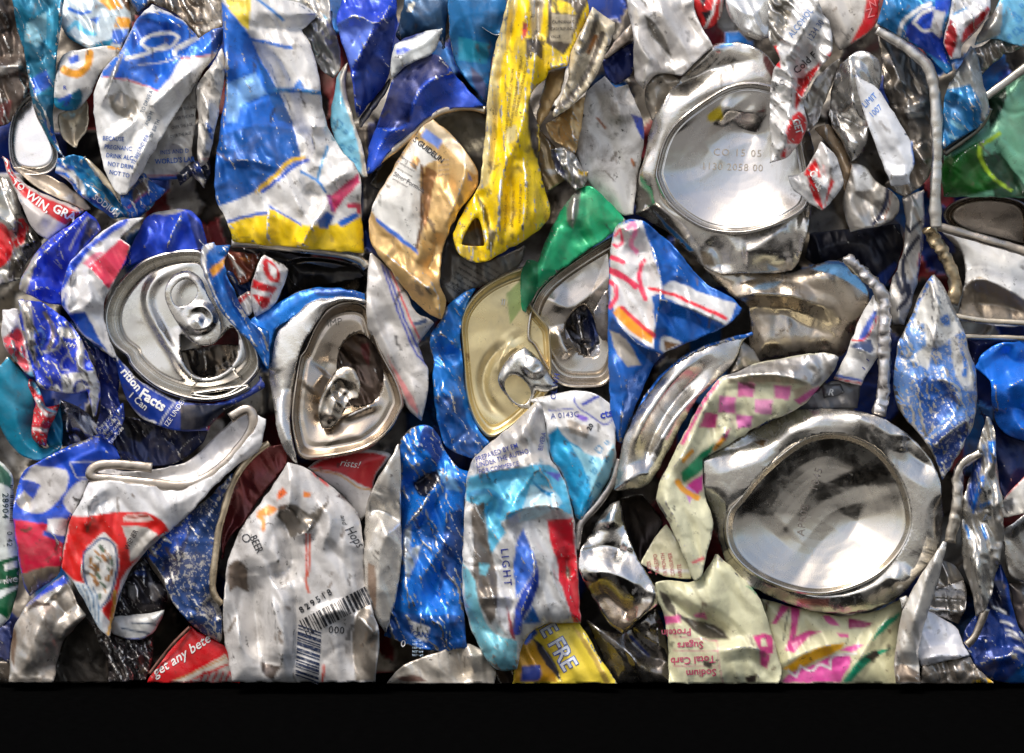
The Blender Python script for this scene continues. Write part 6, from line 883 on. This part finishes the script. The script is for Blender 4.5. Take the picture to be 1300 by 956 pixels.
p = B(t, 'body', 'e3 1115,420 1150,460 1162,640 1168,760 1200,880 1220,920 e4 1190,60 1200,200 1175,330 1150,420 1120,560 1060,600 1040,480 990,340 985,180 980,0 e3 1000,820 1060,600 1090,500', 4, C(186, 184, 178, .75), bul=14, cr=(8, 18), ang=85, st=3, dirt=.4, rough=.28, R=[('h 1040,0 1060,160 960,320 880,560', 14, 9), ('h 1000,320 1080,480 1090,760', 12, 9), ('h 990,600 1090,880', -12, 9), ('e4 1080,240 1060,400 1090,560', 10, 9)], P=[(C(26, 120, 216, .25), 'h 995,0 1070,0 1075,130 1060,190 1010,170'), (C(26, 112, 205, .25), 'h 950,270 990,300 930,470 885,600 860,580 880,470'), (C(22, 60, 130, .3), 'h 880,160 960,100 940,280 880,470 850,570 830,440'), (C(40, 110, 180, .2), 'h 950,540 1010,510', 5), (C(40, 110, 180, .2), 'h 820,700 850,790', 5), (C(40, 110, 180, .2), 'h 960,700 980,800', 5)])
TUBE(t, 'curled_edge', 'e4 1110,560 1080,640 1050,710 1010,745', 4.4, 5, C(206, 196, 184, .6))
t = T('thin cream and silver strip between large can bottom and twisted ribbon', 'e3 960,850')
TUBE(t, 'strip', 'h 940,90 860,140 760,210 745,320 750,480 735,640 700,760 695,830', 5, 7, C(214, 208, 198, .6), flat=.6, dirt=.5)
t = T('dark navy can with white dashes in the lower right corner', 'e4 1200,700')
p = B(t, 'body', 'e4 1120,400 1180,330 1215,420 1240,560 1270,660 1340,740 1340,935 1150,935 1060,860 1032,790 990,720 1010,640 1090,560', 2.4, C(20, 52, 124, .3), bul=14, cr=(5, 34), rough=.28, dirt=.25, R=[('e4 1070,840 1150,810 1250,790', 12, 8), ('e4 1110,700 1100,820', 8, 9), ('e4 1230,760 1298,860', 8, 10)], P=[(C(26, 84, 180, .25), 'e4 1070,845 1150,805 1250,790 1250,805 1150,825 1075,855'), (C(24, 96, 170, .3), 'e4 1200,935 1298,830 1340,860 1340,935'), (C(12, 24, 56, .3), 'e4 1130,420 1200,420 1230,600 1120,560'), (C(180, 170, 150, .5), 'e4 1230,790 1265,785 1260,810 1235,812')] + [(C(206, 206, 206, .2), 'i %d,%d %d,%d %d,%d' % (a, b, a + 40, b + 6, a + 95, b + 40), 3) for a, b in ((1050, 335), (1110, 445), (1150, 520), (1170, 560), (1230, 670))])
t = T('white and grey can scrap with red line at right edge', 'e3 1260,880')
B(t, 'body', 'e3 1185,845 1340,680 1340,900 1200,935 1180,900', 2, C(216, 213, 205, .15), bul=8, cr=(3, 30), P=[(C(196, 40, 50, .1), 'e3 1188,835 1340,675', 4), (C(110, 112, 116, .5), 'e3 1180,860 1240,830 1250,880 1220,920')])
B(t, 'silver_lower', 'e4 1190,170 1340,60 1340,440 1240,420 1200,330', 3, C(176, 174, 170, .9), bul=10, cr=(4, 40), rough=.22, R=[('e4 1195,165 1340,70', 12, 9)], P=[(C(228, 228, 226, .4), 'e4 1192,172 1340,62 1340,95 1200,190')])
B(t, 'silver_lower', 'e4 1220,430 1340,440 1340,720 1270,650', 1.4, C(150, 138, 130, .8), bul=8, cr=(4, 34))
